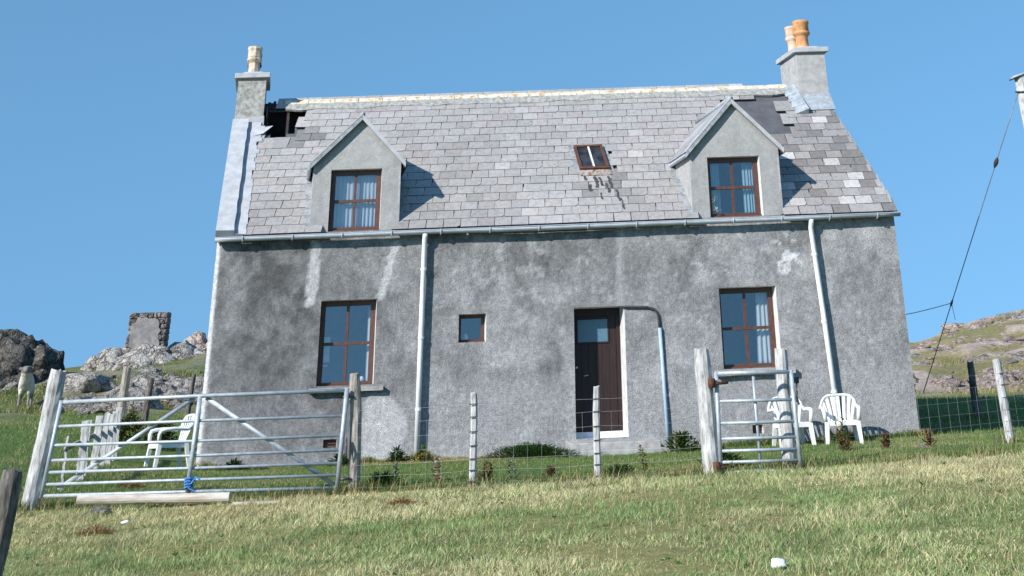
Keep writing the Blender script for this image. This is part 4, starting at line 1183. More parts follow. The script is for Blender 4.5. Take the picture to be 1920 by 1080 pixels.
# log, plank, stone, tufts
m = MB(); pts = []; R = []
for i in range(11):
    t = i / 10; pts.append((.47 + 1.73 * t, -7.35 + .02 * math.sin(4 * t), -.30 - .045 * t + .006 * float(vn(t * 5, 1)))); R.append(.052 * (1 + .10 * float(vn(t * 7, 4))))
m.tube(pts, R, 12)
tag(m.build('log', M['log'], None, smooth=False), 'pale stripped log lying along the foot of the wide gate', 'log')
m = MB().hexa([(2.26, -7.50, -.45), (2.80, -7.50, -.46), (2.80, -7.42, -.46), (2.26, -7.42, -.45), (2.26, -7.50, -.395), (2.80, -7.50, -.405), (2.80, -7.42, -.40), (2.26, -7.42, -.39)])
tag(m.build('plank', M['log'], None, bevel=.004), 'thin pale plank in the grass right of the stripped log', 'plank')

# rocks -------------------------------------------------------------
def rock_np(seed, sub=4, cuts=14, n1=.14, n2=.06, lo=.55, hi=.92):
    bm = bmesh.new(); bmesh.ops.create_icosphere(bm, subdivisions=sub, radius=1)
    V = np.array([v.co[:] for v in bm.verts]); Fc = np.array([[v.index for v in f.verts] for f in bm.faces]); bm.free()
    rs = np.random.default_rng(seed)
    r = np.ones(len(V))
    for _ in range(cuts):
        n = rs.normal(size=3); n /= np.linalg.norm(n); h = rs.uniform(lo, hi)
        d = V @ n
        r = np.where(d > 1e-3, np.minimum(r, h / np.maximum(d, 1e-3)), r)
    r *= 1 + n1 * fbm(V[:, 0] * 2.3 + seed, V[:, 1] * 2.3, V[:, 2] * 2.3, seed=seed, o=4) + n2 * fbm(V[:, 0] * 9, V[:, 1] * 9 + seed, V[:, 2] * 9, seed=seed + 3, o=3)
    return V * r[:, None], Fc
def crag(name, lumps, mat, label, cat='rock', sub=4):
    Vs = []; Fs = []; n = 0
    base = np.array(lumps[0][:3])
    for (x, y, z, sx, sy, sz_, sd) in lumps:
        V, Fc = rock_np(sd, sub, cuts=16, n1=.22, n2=.10)
        an = sd * 1.7; c, s = math.cos(an), math.sin(an)
        V = np.stack([V[:, 0] * c - V[:, 1] * s, V[:, 0] * s + V[:, 1] * c, V[:, 2]], -1)
        V = V * np.array([sx, sy, sz_]) + np.array([x, y, z]) - base
        Vs.append(V); Fs.append(Fc + n); n += len(V)
    o = link(name, np_mesh(name, np.concatenate(Vs), np.concatenate(Fs), mat)); o.location = base
    return tag(o, label, cat)
crag('rock_crag', [(-12.2, 22.5, 1.9, 1.5, 1.3, 2.0, 1), (-11.2, 22.2, 1.9, 1.2, 1.1, 1.75, 2), (-10.4, 22.4, 1.8, 1.0, .9, 1.4, 3), (-9.9, 22.1, 1.75, .65, .7, .85, 4), (-11.6, 21.6, 1.6, 1.0, .8, 1.1, 5),
                   (-10.7, 21.5, 1.6, .7, .6, .9, 6), (-12.4, 21.2, 1.5, 1.1, .8, .9, 7), (-13.4, 22.8, 2.2, 1.3, 1.2, 1.9, 8), (-11.5, 22.4, 3.0, .7, .7, .65, 9), (-11.3, 21.0, 1.5, .6, .5, .55, 10), (-10.4, 22.0, 2.6, .5, .5, .5, 19), (-12.2, 22.0, 3.0, .6, .6, .6, 20)], M['rock_dark'],
     'large dark fissured crag on the skyline at the far left', 'crag')
crag('rock_knoll', [(-8.3, 25.2, 2.45, 1.5, 1.2, 1.0, 11), (-9.2, 25.2, 2.35, .9, .9, .80, 12), (-7.2, 25.4, 2.45, 1.2, 1.0, .85, 13), (-8.6, 24.6, 2.2, .9, .7, .80, 14), (-7.4, 24.6, 2.2, .9, .7, .75, 15), (-6.5, 25.6, 2.4, .9, .8, .7, 16), (-9.75, 25.2, 2.3, .6, .6, .5, 17), (-8.0, 24.3, 2.2, .6, .5, .5, 18), (-8.9, 24.3, 2.1, .5, .5, .45, 25), (-7.0, 24.3, 2.15, .5, .5, .45, 26)], M['rock_grey'],
     'rounded grey rock knoll under the ruined wall', 'knoll')
crag('rock_ridge', [(-6.6, 31, 3.1, 1.5, 1.0, .9, 21), (-5.4, 31, 3.1, 1.3, 1.0, 1.1, 22), (-7.9, 31, 2.9, 1.0, .8, .9, 23), (-4.2, 31, 3.0, 1.2, 1.0, 1.1, 24)], M['rock_pink'],
     'low pinkish rock ridge on the skyline between ruin and cottage', 'ridge')
rock_meshes = {}
for mk in ('rock_grey', 'rock_pink'):
    rock_meshes[mk] = []
    for k in range(7):
        V, Fc = rock_np(100 + k, 4, cuts=18, n1=.20, n2=.12, lo=.5)
        rock_meshes[mk].append(np_mesh('rock', V, Fc, M[mk]))
def put_rock(mk, x, y, s, label, group, zoff=0, k=None):
    if abs(x + 7.65) < .7 + s[0] * .5 and 9.5 < y < 14.2: return None
    o = link('rock', random.choice(rock_meshes[mk]) if k is None else rock_meshes[mk][k % 7])
    o.location = (x, y, g1(x, y) + zoff * s[2])
    o.rotation_euler = (random.uniform(-.25, .25), random.uniform(-.25, .25), random.uniform(0, 6.28)); o.scale = s
    return tag(o, label, 'rock', group)
LAB_L = 'pale lichened rock half buried on the grassy slope left of the cottage'
LAB_R = 'pinkish rock in the low rubble band behind the dark stake right of the cottage'
LAB_R2 = 'pale slab bedded in tawny grass high on the right hillside'
LAB_L2 = 'small pale rock in the green strip below the crag and ruin'
random.seed(33)
for i in range(62):
    y = random.uniform(11.0, 16.0); x = -2.9 - (y - 10) * .22 + random.uniform(-4.3, .8)
    s = random.choice([.18, .22, .3, .38, .5, .62]) * random.uniform(.8, 1.2)
    put_rock('rock_grey', x, y, (s * random.uniform(1, 1.5), s, s * random.uniform(.6, .95)), LAB_L, 'rocks on the left slope', .15)
for i in range(12):
    y = random.uniform(17, 23); x = -6.5 - (y - 18) * .35 + random.uniform(-5, 2.0)
    s = random.choice([.15, .2, .3, .4])
    put_rock('rock_grey', x, y, (s * 1.5, s, s * .6), LAB_L2, 'rocks below the crag', .1)
for i in range(12):
    y = random.uniform(10, 14.5); x = random.uniform(-10, -7.0)
    s = random.choice([.15, .22, .3, .42])
    put_rock('rock_grey', x, y, (s * 1.4, s, s * .65), LAB_L, 'rocks on the left slope', .1)
for i in range(42):
    y = random.uniform(15.2, 18.5); x = random.uniform(15.2, 20.5)
    s = random.choice([.16, .22, .3, .42]) * random.uniform(.8, 1.2)
    put_rock('rock_pink', x, y, (s * random.uniform(1, 1.6), s, s * random.uniform(.6, .9)), LAB_R, 'rocks on the right hillside', .2)
for i in range(110):
    y = random.uniform(18.5, 39); x = 16.3 + (y - 18) * .32 + random.uniform(-1, 6.5)
    s = random.choice([.2, .28, .38, .5]) * random.uniform(.7, 1.2)
    put_rock('rock_pink' if random.random() < .85 else 'rock_grey', x, y, (s * random.uniform(1.2, 2.2), s, s * random.uniform(.4, .7)), LAB_R2, 'rocks high on the right hillside', .0)
def lone_rock(x, y, z, s, mat, label, sd):
    V, Fc = rock_np(sd, 3); o = link('stone', np_mesh('stone', V, Fc, M[mat])); o.location = (x, y, z); o.scale = s
    return tag(o, label, 'stone')
lone_rock(.80, -7.55, -.42, (.16, .08, .05), 'rock_grey', 'flat grey stone in the grass just below the stripped log', 51)
lone_rock(7.65, -13.45, g1(7.65, -13.45) + .035, (.085, .06, .045), 'white_stone', 'bright white stone in the meadow near the bottom right', 52)
lone_rock(1.47, -8.9, -.47, (.05, .03, .02), 'white_stone', 'tiny white stone beside the brown tuft in the left meadow', 53)
lone_rock(10.95, -4.6, -.24, (.11, .06, .05), 'rock_grey', 'small pale stone beside the brown docks right of the chairs', 54)

# ruin
RB = (-8.02, 25.1, 2.95)
Rn = empty('ruined_wall', 'square stub of ruined masonry with patchy grey render on top of the knoll', 'ruin', RB)
V_ = []; F_ = []; n = 0
random.seed(5)
zz = -.1
while zz < 1.12:
    h = random.uniform(.13, .21); xx = -.66 + .05 * random.random()
    while xx < .60:
        w = min(random.uniform(.16, .38), .66 - xx)
        V, Fc = rock_np(random.randint(200, 240), 3, cuts=0, n1=.10, n2=.05); V = np.sign(V) * np.abs(V) ** .45 * .72
        V_.append(V * np.array([w * .74, .36, h * .76]) + np.array([xx + w / 2 + zz * .03, random.uniform(-.02, .02), zz + h / 2])); F_.append(Fc + n); n += len(V)
        xx += w
    zz += h
tag(link('stonework', np_mesh('stonework', np.concatenate(V_), np.concatenate(F_), M['stone_ruin']), Rn), kind='stuff')
m = MB(); ring = []
for k in range(28):
    an = 2 * math.pi * k / 28; q = (abs(math.cos(an)) ** 3 + abs(math.sin(an)) ** 3) ** (-1 / 3)
    q *= 1 + .16 * float(vn(k * .9, 7))
    ring.append((.53 * q * math.cos(an) - .03, -.285, .46 + .52 * q * math.sin(an)))
back = [(a, -.2, c) for a, b_, c in ring]
m.add(ring + back, [tuple(range(28)), tuple(range(55, 27, -1))] + [(i, (i + 1) % 28, 28 + (i + 1) % 28, 28 + i) for i in range(28)])
m.build('render_patch', M['ruin_render'], Rn)

# ------------------------------------------------------------------ utility pole and stay
UP = empty('utility_pole', 'tall wooden utility pole with a dark band, at the right edge', 'pole', (16.55, 5.0, .2))
uo = Vector((16.55, 5.0, .2))
def ub(m, name, mat): 
    m.v = [(a - uo.x, b_ - uo.y, c - uo.z) for a, b_, c in m.v]; return m.build(name, mat, UP, smooth=True)
ub(MB().tube([(16.56, 5, -.6), (16.5, 5, 3), (16.40, 5, 6.80)], [.15, .14, .125], 14), 'pole', M['post'])
ub(MB().hexa([(16.20, 4.84, 6.78), (16.55, 4.84, 6.88), (16.55, 5.16, 6.88), (16.20, 5.16, 6.78), (16.20, 4.84, 6.82), (16.55, 4.84, 6.92), (16.55, 5.16, 6.92), (16.20, 5.16, 6.82)]), 'pole_cap', M['cement'])
ub(MB().tube([(16.40 + .14 * math.cos(a), 5 + .14 * math.sin(a), 6.50 + .03 * math.sin(a)) for a in np.linspace(0, 6.3, 16)], .02, 6), 'band', M['steel_grey'])
ub(MB().tube([(16.45, 4.9, 6.70), (16.75, 4.9, 6.74), (17.1, 4.9, 6.70)], .04, 8), 'bracket', M['rust'])
ub(MB().tube([(16.56, 4.9, 6.45), (16.66, 4.9, 5.5), (16.7, 4.9, 4.5)], .02, 6), 'cable', M['black_pipe'])
P0 = Vector((16.30, 4.95, 6.50)); P1 = Vector((14.05, 8.0, .5))
SW = empty('stay_wire', 'slanting stay wire from the pole top down behind the cottage corner', 'wire', tuple(P1))
def sb(m, name, mat):
    m.v = [(a - P1.x, b_ - P1.y, c - P1.z) for a, b_, c in m.v]; return m.build(name, mat, SW, smooth=True)
sb(MB().tube([P0.lerp(P1, t) for t in np.linspace(0, 1, 8)], .011, 6), 'strand', M['stay'])
pi_ = P0.lerp(P1, .235); dd_ = (P1 - P0).normalized()
sb(MB().tube([pi_ - dd_ * .12, pi_ - dd_ * .06, pi_, pi_ + dd_ * .06, pi_ + dd_ * .12], [.015, .04, .05, .04, .015], 10), 'insulator', M['timber_dark'])
pj = P0.lerp(P1, .70)
sb(MB().tube([pj - dd_ * .08, pj, pj + dd_ * .08], [.015, .028, .015], 8).tube([pj, pj + Vector((.03, 0, -.35))], .006, 5), 'clamp', M['steel_grey'])
cw = [pj.lerp(Vector(wp(12.0, 4.2, 1.9)), t) - Vector((0, 0, .12 * math.sin(math.pi * t))) for t in np.linspace(0, 1, 8)]
m = MB().tube(cw, .008, 5)
tag(m.build('service_wire', M['steel_grey'], None), 'thin wire sagging from the stay to the right gable', 'wire')

# ------------------------------------------------------------------ plastic chairs (facing -Y locally)
def chair(loc, rz_, label, tilt=0):
    o = empty('plastic_chair', label, 'chair', loc, rz_, 'white plastic garden chairs')
    o.scale = (1.0, 1.0, .94)
    pl = M['plastic']
    # seat: shaped grid with thickness
    n = 10; V = []; F_ = []
    for j in range(n + 1):
        for i in range(n + 1):
            u = i / n * 2 - 1; v = j / n
            w = .225 + .025 * (1 - v)
            V.append((u * w, -.23 + .44 * v, .425 - .022 * (1 - u * u) * math.sin(math.pi * min(1, v * 1.1)) - .02 * v - .02 * max(0, .12 - v) / .12))
    for j in range(n):
        for i in range(n): a = j * (n + 1) + i; F_.append((a, a + 1, a + n + 2, a + n + 1))
    s = MB().add(V, F_).build('seat', pl, o, smooth=True)
    md = s.modifiers.new('t', 'SOLIDIFY'); md.thickness = .012
    ap_ = MB()
    for a, b_ in (((-.245, -.235), (.245, -.235)), ((-.245, -.235), (-.215, .2)), ((.245, -.235), (.215, .2)), ((-.215, .2), (.215, .2))):
        ap_.bar((a[0], a[1], .38), (b_[0], b_[1], .38), .014, .075)
    ap_.build('seat_rim', pl, o)
    # backrest rim (curved in plan) and slats
    def bk(u, h):   # u -1..1, h 0..1
        ang = u * 1.05
        rx = .235 + .055 * h; yy = .20 + .13 * h - .10 * (1 - math.cos(ang)) * (.6 + .8 * h)
        return Vector((rx * math.sin(ang) / math.sin(1.05), yy, .40 + .42 * h - (.16 * u ** 4 * h)))
    rim = MB().tube([bk(u, 1.0) for u in np.linspace(-1, 1, 17)], .032, 8, sq=.7)
    b = rim.build('backrest', pl, o, smooth=True)
    for k in range(7):
        u = -.86 + 1.72 * k / 6
        pts = [bk(u * (.80 + .20 * h), h) for h in np.linspace(0, .98, 7)]
        m = MB()
        for i in range(6):
            p, q = pts[i], pts[i + 1]; wv_ = .021 + .006 * i / 6
            m.hexa([p + Vector((-wv_, -.004, 0)), p + Vector((wv_, -.004, 0)), p + Vector((wv_, .004, 0)), p + Vector((-wv_, .004, 0)),
                    q + Vector((-wv_ - .001, -.004, 0)), q + Vector((wv_ + .001, -.004, 0)), q + Vector((wv_ + .001, .004, 0)), q + Vector((-wv_ - .001, .004, 0))])
        m.build('slat', pl, b)
    for s_ in (-1, 1):
        e = bk(s_, 1.0)
        MB().tube([e, e + Vector((s_ * .015, -.07, -.05)), Vector((s_ * .285, -.02, .625)), Vector((s_ * .29, -.15, .615)), Vector((s_ * .285, -.215, .60)), Vector((s_ * .275, -.24, .55)), Vector((s_ * .262, -.24, .42))], [.030, .032, .036, .038, .036, .034, .034], 8, sq=.85).build('armrest', pl, o, smooth=True)
        for (x, y, xt, yt) in ((s_ * .275, -.275, s_ * .245, -.215), (s_ * .255, .27, s_ * .215, .19)):
            m = MB(); w0, w1 = .018, .046
            dx = -s_ * .012
            for (ax, ay) in ((.036, .030),):
                m.hexa([(x - ax * .75, y - ay * .75, 0), (x + ax * .75, y - ay * .75, 0), (x + ax * .75, y + ay * .75, 0), (x - ax * .75, y + ay * .75, 0),
                        (xt - ax, yt - ay, .42), (xt + ax, yt - ay, .42), (xt + ax, yt + ay, .42), (xt - ax, yt + ay, .42)])
            m.build('leg', pl, o)
    return o
chair((10.52, -.95, -.28), math.radians(-6), 'white plastic garden chair in full view below the right downpipe')
chair((9.73, -.80, -.28), math.radians(8), 'white plastic garden chair partly hidden behind the small gate post')
chair((-.10, -1.35, -.17), math.radians(-60), 'white plastic garden chair seen side-on behind the wide gate')

# ------------------------------------------------------------------ sheep
sh_b = (-7.75, 13.6, g1(-7.75, 13.6) + .02)
def skinned(name, verts, edges, radii, mat, sub=2):
    me = bpy.data.meshes.new(name); me.from_pydata(verts, edges, [])
    o = link(name, me); me.materials.append(mat)
    md = o.modifiers.new('skin', 'SKIN')
    for i, r in enumerate(radii):
        me.skin_vertices[0].data[i].radius = (r, r) if not isinstance(r, tuple) else r
    me.skin_vertices[0].data[0].use_root = True
    md.use_smooth_shade = True
    s = o.modifiers.new('sub', 'SUBSURF'); s.levels = sub; s.render_levels = sub
    return o
vs = [(0, .42, .56), (0, .10, .55), (0, -.20, .58), (0, -.38, .70), (0, -.50, .84), (0, -.60, .90), (0, -.76, .80),      # pelvis..muzzle 0-6
      (-.10, -.24, .40), (-.11, -.26, .22), (-.11, -.26, .02), (.10, -.22, .40), (.11, -.20, .22), (.11, -.22, .02),       # front legs 7-12
      (-.12, .44, .38), (-.13, .50, .24), (-.13, .46, .02), (.12, .44, .38), (.13, .50, .24), (.13, .46, .02), (0, .60, .50),  # hind, tail
      (-.19, -.54, .90), (.19, -.54, .90)]
ed = [(0, 1), (1, 2), (2, 3), (3, 4), (4, 5), (5, 6), (2, 7), (7, 8), (8, 9), (2, 10), (10, 11), (11, 12), (0, 13), (13, 14), (14, 15), (0, 16), (16, 17), (17, 18), (0, 19), (4, 20), (4, 21)]
rd = [.18, .215, .20, .13, .085, .075, .045, .06, .034, .032, .06, .034, .032, .085, .042, .036, .085, .042, .036, .045, .03, .03]
sh = skinned('sheep', vs, ed, rd, M['wool'])
sh.location = sh_b; sh.rotation_euler = (0, 0, math.radians(16)); sh.scale = (1.0,) * 3
tag(sh, 'pale sheep standing on the rocky slope at the far left, facing the camera', 'sheep')

# ------------------------------------------------------------------ plants
random.seed(77)
def bush(name, x, y, w, h, n, cols, label, cat='plant', L=.09, wd=.035, dep=None, group=None):
    z = g1(x, y); dep = dep or w * .6; lv = []
    for i in range(n):
        a = random.uniform(0, 6.28); rr_ = math.sqrt(random.random()); hz = random.random()
        k = (1 - hz ** 2) ** .5 * (.75 + .35 * float(vn(a * 1.2, hz * 3, seed=n)))
        p = (math.cos(a) * rr_ * w / 2 * k, math.sin(a) * rr_ * dep / 2 * k, hz * h * (.7 + .3 * float(vn(math.cos(a) * 2 + 5, math.sin(a) * 2, seed=n + 1))) )
        d = (math.cos(a) + random.uniform(-.6, .6), math.sin(a) + random.uniform(-.6, .6), random.uniform(.1, 1.3))
        lv.append((p, d, L * random.uniform(.6, 1.3), wd * random.uniform(.6, 1.2), random.choice(cols)))
    o = link(name, leaf_mesh(name, lv, M['leaf'])); o.location = (x, y, z)
    return tag(o, label, cat, group)
GRN = [(.045, .095, .025), (.065, .12, .03), (.035, .075, .02), (.10, .14, .04)]
bush('grass_mound', 5.5, -.62, 2.1, .23, 5200, [(.045, .10, .025), (.06, .13, .035), (.04, .085, .022)], 'dark green grassy mound against the wall left of the door step', 'mound', .075, .012, .7)
bush('leafy_bush', 7.95, -.62, .72, .33, 620, GRN + [(.26, .24, .08), (.18, .2, .06)], 'leafy yellow-green bush under the pale blue pipe by the door', 'bush')
bush('leafy_bush', 3.33, -.42, .40, .26, 260, GRN, 'small dark green bush left of the left downpipe', 'bush')
bush('yellow_plant', 3.75, -.52, .32, .22, 150, GRN + [(.42, .33, .08), (.5, .38, .12)], 'yellow-flecked plant at the foot of the left downpipe', 'plant')
bush('leafy_bush', .72, -.35, .5, .16, 200, GRN + [(.2, .16, .07)], 'low weed at the wall foot behind the wide gate', 'bush')
bush('leafy_bush', 2.45, -.75, .55, .2, 260, GRN, 'low weed under the left ground-floor window', 'bush')
bush('shrub', -1.75, 2.2, .85, .62, 900, [(.035, .055, .02), (.06, .08, .025), (.14, .13, .05)], 'dark scrubby bush beside the tallest stake left of the house', 'shrub')
bush('shrub', -1.0, 1.6, .75, .46, 700, [(.04, .05, .02), (.05, .07, .025), (.02, .03, .012)], 'dark bush beyond the side-on chair', 'shrub')  # leaf colours in very dark greens
bush('leafy_bush', 3.85, -6.6, .45, .17, 380, [(.05, .10, .03), (.08, .15, .04)], 'dark green clump right of the wide gate post', 'bush', .12, .02)
bush('leafy_bush', 6.72, -6.5, .42, .14, 280, [(.05, .10, .03), (.08, .15, .04)], 'dark green clump behind the second fence stake', 'bush', .12, .02)
bush('leafy_bush', 8.05, -5.9, .8, .25, 420, GRN, 'green clump behind the hinge post of the small gate', 'bush', .1, .025)
def weed(name, x, y, h, kind, label):
    z = g1(x, y); lv = []
    cols = {'thistle': [(.06, .08, .05), (.12, .13, .10), (.26, .26, .20)], 'pale': [(.42, .33, .22), (.55, .46, .33), (.30, .25, .15)], 'dock': [(.16, .055, .025), (.24, .10, .045), (.09, .09, .035)], 'green': [(.10, .14, .05), (.30, .28, .10)]}[kind]
    stems = random.randint(2, 3)
    for s in range(stems):
        bx, by = random.uniform(-.05, .05), random.uniform(-.05, .05); lx, ly = random.uniform(-.2, .2), random.uniform(-.2, .2)
        hh = h * random.uniform(.75, 1.0)
        for k in range(26):
            t = k / 26; a = k * 2.4
            p = (bx + lx * t * hh, by + ly * t * hh, t * hh)
            L = (.13 * (1 - t * .6)) if kind != 'dock' else (.06 if t > .4 else .15)
            lv.append((p, (math.cos(a), math.sin(a), .7), L * random.uniform(.6, 1.2), .022 if kind == 'thistle' else .035, random.choice(cols)))
            lv.append((p, (lx * .3, ly * .3, 1), hh / 16, .012, random.choice(cols)))
    o = link(name, leaf_mesh(name, lv, M['leaf'], .5)); o.location = (x, y, z)
    return tag(o, label, 'weed', 'weeds along the fence')
weed('thistle', 4.03, -6.4, .30, 'thistle', 'dark upright thistle left of the first fence stake')
weed('dead_weed', 4.50, -6.4, .30, 'pale', 'bleached straw-coloured dead weed left of the first fence stake')
weed('dock', 5.08, -6.6, .26, 'dock', 'brown weed tight behind the first fence stake')
weed('thistle', 5.42, -6.4, .28, 'thistle', 'grey-green thistle midway between the two fence stakes')
weed('dock', 5.88, -6.4, .16, 'dock', 'low reddish weed just left of the second fence stake')
weed('ragwort', 7.08, -5.9, .34, 'green', 'tall yellow-green weed in front of the door step')
weed('dock', 10.05, -3.6, .30, 'dock', 'brown dock below the chair in full view')
weed('ragwort', 10.12, -3.2, .48, 'green', 'tall green stem in front of the chair in full view')
weed('dock', 10.60, -3.8, .26, 'dock', 'brown dock right of the chair in full view')
weed('dock', 11.15, -4.2, .28, 'dock', 'rusty dock below the right corner of the cottage')
def tuft(x, y, w, h, label, sd):
    random.seed(sd); z = g1(x, y); lv = []
    for i in range(260):
        a = random.uniform(0, 6.28); r_ = random.random() ** .7
        lv.append(((math.cos(a) * r_ * w / 2, math.sin(a) * r_ * w / 3, random.random() * h * (1 - r_)), (math.cos(a), math.sin(a), random.uniform(.1, .8)), random.uniform(.03, .08), .012, random.choice([(.30, .15, .07), (.22, .10, .045), (.38, .22, .11)])))
    o = link('dead_tuft', leaf_mesh('dead_tuft', lv, M['leaf'])); o.location = (x, y, z + .01)
    return tag(o, label, 'tuft')
tuft(1.21, -9.0, .36, .10, 'rusty brown dead tuft in the meadow below the log', 61)
tuft(4.28, -8.35, .26, .07, 'small orange-brown dead tuft in the middle of the meadow', 62)
tuft(.45, -5.2, .3, .05, 'pale dead tuft behind the left end of the wide gate', 63)

# ------------------------------------------------------------------ grass (uncountable)
def grass(name, label, n, xr_, yr_, hfun, cfun, w, lean, keepf=None, seg2=True, dens=None):
    x = RNG.uniform(*xr_, n); y = RNG.uniform(*yr_, n)
    k = np.ones(n, bool)
    if keepf is not None: k &= keepf(x, y)
    x, y = x[k], y[k]
    # clump: pull blades towards tuft centres
    cx_ = np.round(x * 5 + fbm(x, y, seed=101)) / 5; 
    cy_ = np.round(y * 5 + fbm(y, x, seed=102)) / 5
    p = RNG.uniform(0, .35, len(x)); x = x + (cx_ - x) * p; y = y + (cy_ - y) * p
    z = gz(x, y) - .01
    h = hfun(x, y) * RNG.uniform(.55, 1.25, len(x))
    th = RNG.uniform(0, 2 * np.pi, len(x)); dx, dy = np.cos(th), np.sin(th)
    ln = RNG.normal(0, lean, (2, len(x))) + np.array([[.10], [.02]])
    ww = w * RNG.uniform(.7, 1.3, len(x))
    B = np.stack([x, y, z], -1); S_ = np.stack([dx, dy, np.zeros_like(dx)], -1) * ww[:, None] / 2
    Lx = np.stack([ln[0] * h, ln[1] * h, np.zeros_like(h)], -1); U_ = np.stack([np.zeros_like(h), np.zeros_like(h), h], -1)
    c = cfun(x, y)
    if seg2:
        P = np.stack([B - S_, B + S_, B + S_ * .8 + U_ * .55 + Lx * .35, B - S_ * .8 + U_ * .55 + Lx * .35, B + U_ + Lx], 1)
        m = len(x); b = np.arange(m)[:, None] * 5
        Fq = np.concatenate([np.concatenate([b, b + 1, b + 2], 1), np.concatenate([b, b + 2, b + 3], 1), np.concatenate([b + 3, b + 2, b + 4], 1)])
        cc = np.repeat(c, 5, 0)
    else:
        P = np.stack([B - S_, B + S_, B + U_ + Lx], 1); m = len(x); b = np.arange(m)[:, None] * 3
        Fq = np.concatenate([b, b + 1, b + 2], 1); cc = np.repeat(c, 3, 0)
    o = link(name, np_mesh(name, P.reshape(-1, 3), Fq, M['grass'], cc))
    return tag(o, label, 'grass', kind='stuff')
def pick(x, y, p_straw, g1_, g2_, s1, s2):
    n = len(x); u = RNG.random(n)[:, None]; v = RNG.random(n)[:, None]
    g = np.array(g1_) * (1 - u) + np.array(g2_) * u; s = np.array(s1) * (1 - u) + np.array(s2) * u
    return np.where(v < p_straw[:, None], s, g)
def ms(x, y): return np.clip(.22 + 1.15 * fbm(x * .38, y * .9, seed=21) + .32 * np.exp(-((y + 8.2) / 1.1) ** 2) + .08 * sstep(6, 11, x), .04, .94)
meadow_c = lambda x, y: (1 + .30 * np.clip(fbm(x * 3.1, y * 3.1, seed=128) * 1.5, -1, 1))[:, None] * pick(x, y, ms(x, y), (.17, .24, .09), (.34, .44, .19), (.46, .42, .22), (.70, .64, .40))
inview = lambda x, y: (x > 6.09 + (y + 25.2) * -.42 - 1.6) & (x < 6.09 + (y + 25.2) * .36 + 1.8)
grass('meadow_grass', 'rough straw-flecked meadow grass in front of the gates', 420000, (-5, 16), (-16.5, -7.05), lambda x, y: .05 * (1 + .7 * np.clip(fbm(x * 2.6, y * 2.6, seed=120) * 1.6, -.6, 1)), meadow_c, .0065, .6,
      lambda x, y: inview(x, y) & (RNG.random(len(x)) < .75 + .25 * sstep(-9, -14, y)))
grass('seed_heads', 'tall bleached seed stems standing in the meadow', 9000, (-4, 16), (-16, -7.2), lambda x, y: .10 + .03 * fbm(x * 1.1, y * 1.1, seed=125), lambda x, y: pick(x, y, np.ones(len(x)), (0, 0, 0), (0, 0, 0), (.42, .34, .17), (.62, .54, .32)), .006, .28,
      lambda x, y: inview(x, y) & (fbm(x * .8, y * 1.2, seed=22) > -.2))
lawn_c = lambda x, y: pick(x, y, np.clip(.10 + .8 * np.clip(fbm(x * .8, y * .8, seed=31), 0, 1) + .75 * np.exp(-((y + .55) / .3) ** 2) * ((x > 2.3) & (x < 5.9)), .03, .9), (.095, .16, .05), (.19, .27, .09), (.32, .27, .13), (.50, .43, .23))
nohouse = lambda x, y: ~((x > .0 - .2 * np.maximum(y, 0)) & (x < 12 - .2 * np.maximum(y, 0)) & (y > -.05) & (y < 6.3)) & ~((x > 5.95) & (x < 7.7) & (y > -.62) & (y < 0.1))
grass('lawn_grass', 'short green turf between the fence and the cottage', 170000, (-1.5, 13.5), (-7.1, .0), lambda x, y: .042 + .015 * fbm(x * 1.5, y * 1.5, seed=130) + .03 * np.exp(-((y + 6.9) / .25) ** 2), lawn_c, .009, .4, nohouse, seg2=False)
grass('side_grass', 'green turf climbing beside both ends of the cottage', 190000, (-13, 22), (-6.5, 17), lambda x, y: .065 + .03 * fbm(x * 1.1, y * 1.1, seed=140), lawn_c, .014, .4,
      lambda x, y: nohouse(x, y) & ((x < -1.0 - .12 * np.maximum(y, 0)) | (x > 12.2)) & ((x < -.0) | (x > 12)), seg2=False)
grass('hill_grass', 'tawny rough grass on the hillsides behind', 120000, (-16, 30), (12, 40), lambda x, y: .11 + .04 * fbm(x * .9, y * .9, seed=150), lambda x, y: pick(x, y, np.clip(.25 + .9 * fbm(x * .4, y * .4, seed=151) + .55 * (x > 10), .08, .95), (.07, .12, .035), (.15, .20, .06), (.30, .24, .14), (.48, .40, .25)), .03, .4,
      lambda x, y: ((x < -3) | (x > 14)), seg2=False)
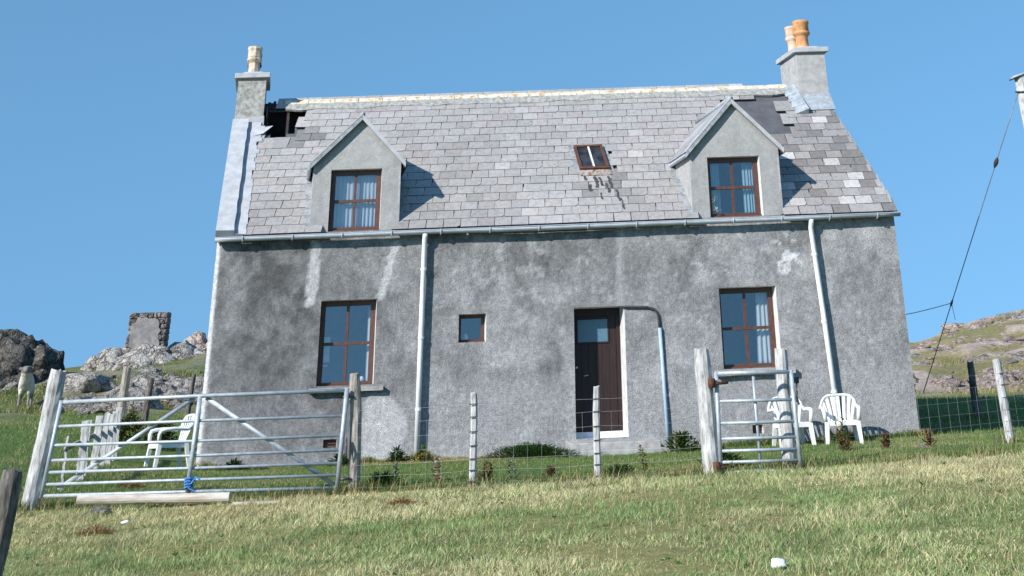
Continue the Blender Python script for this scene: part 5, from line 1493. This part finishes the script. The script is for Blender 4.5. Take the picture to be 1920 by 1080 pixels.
# long grass at post and gate feet
def feet(x, y):
    k = np.zeros(len(x), bool)
    for (px, py, r_) in ((-.18, -7.05, .3), (3.55, -6.95, .3), (7.82, -7.0, .3), (8.75, -6.85, .3), (4.97, -7, .2), (6.45, -7, .2), (12.05, -5, .25), (14.25, 4.4, .3)):
        k |= np.hypot(x - px, y - py) < r_ * RNG.uniform(.3, 1, len(x))
    return k | ((np.abs(y + 7.12) < .1 * RNG.random(len(x))) & (x > -.2) & (x < 11.5))
grass('long_grass', 'longer grass at the feet of the gates and fence posts', 260000, (-.6, 14.7), (-7.4, 4.8), lambda x, y: .15 + 0 * x, lambda x, y: pick(x, y, .45 + 0 * x, (.05, .09, .03), (.12, .16, .06), (.30, .25, .11), (.48, .40, .2)), .008, .3, feet)
grass('wall_foot_grass', 'unmown grass and dry stems along the foot of the cottage wall', 16000, (-.05, 12.1), (-.34, -.03), lambda x, y: .085 * (1 + .8 * np.clip(fbm(x * 1.6, y * 0 + 3, seed=160) * 1.8, -.7, 1)),
      lambda x, y: pick(x, y, np.clip(.35 + .9 * fbm(x * .9, y * 0, seed=161), .05, .9), (.05, .10, .03), (.12, .18, .05), (.32, .25, .12), (.50, .40, .2)), .009, .35, lambda x, y: nohouse(x, y) & (fbm(x * 1.3, y * 0 + 9, seed=163) > -.35))
lv = []
random.seed(91)
for q in range(240):
    x_, y_ = random.uniform(-1.5, 14), random.uniform(-15.5, -7.3)
    z_ = g1(x_, y_) + .005 if q % 3 else g1(x_, y_)
    k_ = random.randint(4, 7); a0 = random.random() * 6; cc_ = random.choice([(.10, .18, .055), (.14, .22, .08), (.20, .21, .09), (.12, .2, .07)])
    for e_ in range(k_):
        a_ = a0 + e_ * 6.28 / k_
        lv.append(((x_, y_, z_), (math.cos(a_), math.sin(a_), random.uniform(.5, 1.6)), random.uniform(.035, .07), random.uniform(.014, .024), tuple(1.3 * v_ for v_ in cc_)))
tag(link('meadow_weeds', leaf_mesh('meadow_weeds', lv, M['leaf'])), 'small broad-leaved rosettes scattered through the meadow', 'weeds', kind='stuff')
# small pale flower heads
fx = RNG.uniform(-1, 14, 55); fy = RNG.uniform(-15.5, -8.5, 55); fz = gz(fx, fy) + RNG.uniform(.06, .10, 55)
fm_ = MB()
for a, b_, c in zip(fx, fy, fz):
    r_ = random.uniform(.006, .011)
    fm_.add([(a - r_, b_, c), (a, b_ - r_, c), (a + r_, b_, c), (a, b_ + r_, c), (a, b_, c + r_), (a, b_, c - r_)], [(0, 1, 4), (1, 2, 4), (2, 3, 4), (3, 0, 4), (1, 0, 5), (2, 1, 5), (3, 2, 5), (0, 3, 5)])
tag(fm_.build('clover_heads', m_simple('pale_petals', (.46, .44, .30), (.60, .58, .44), 5, .8, 0)), 'tiny pale flower heads scattered through the meadow', 'flowers', kind='stuff')
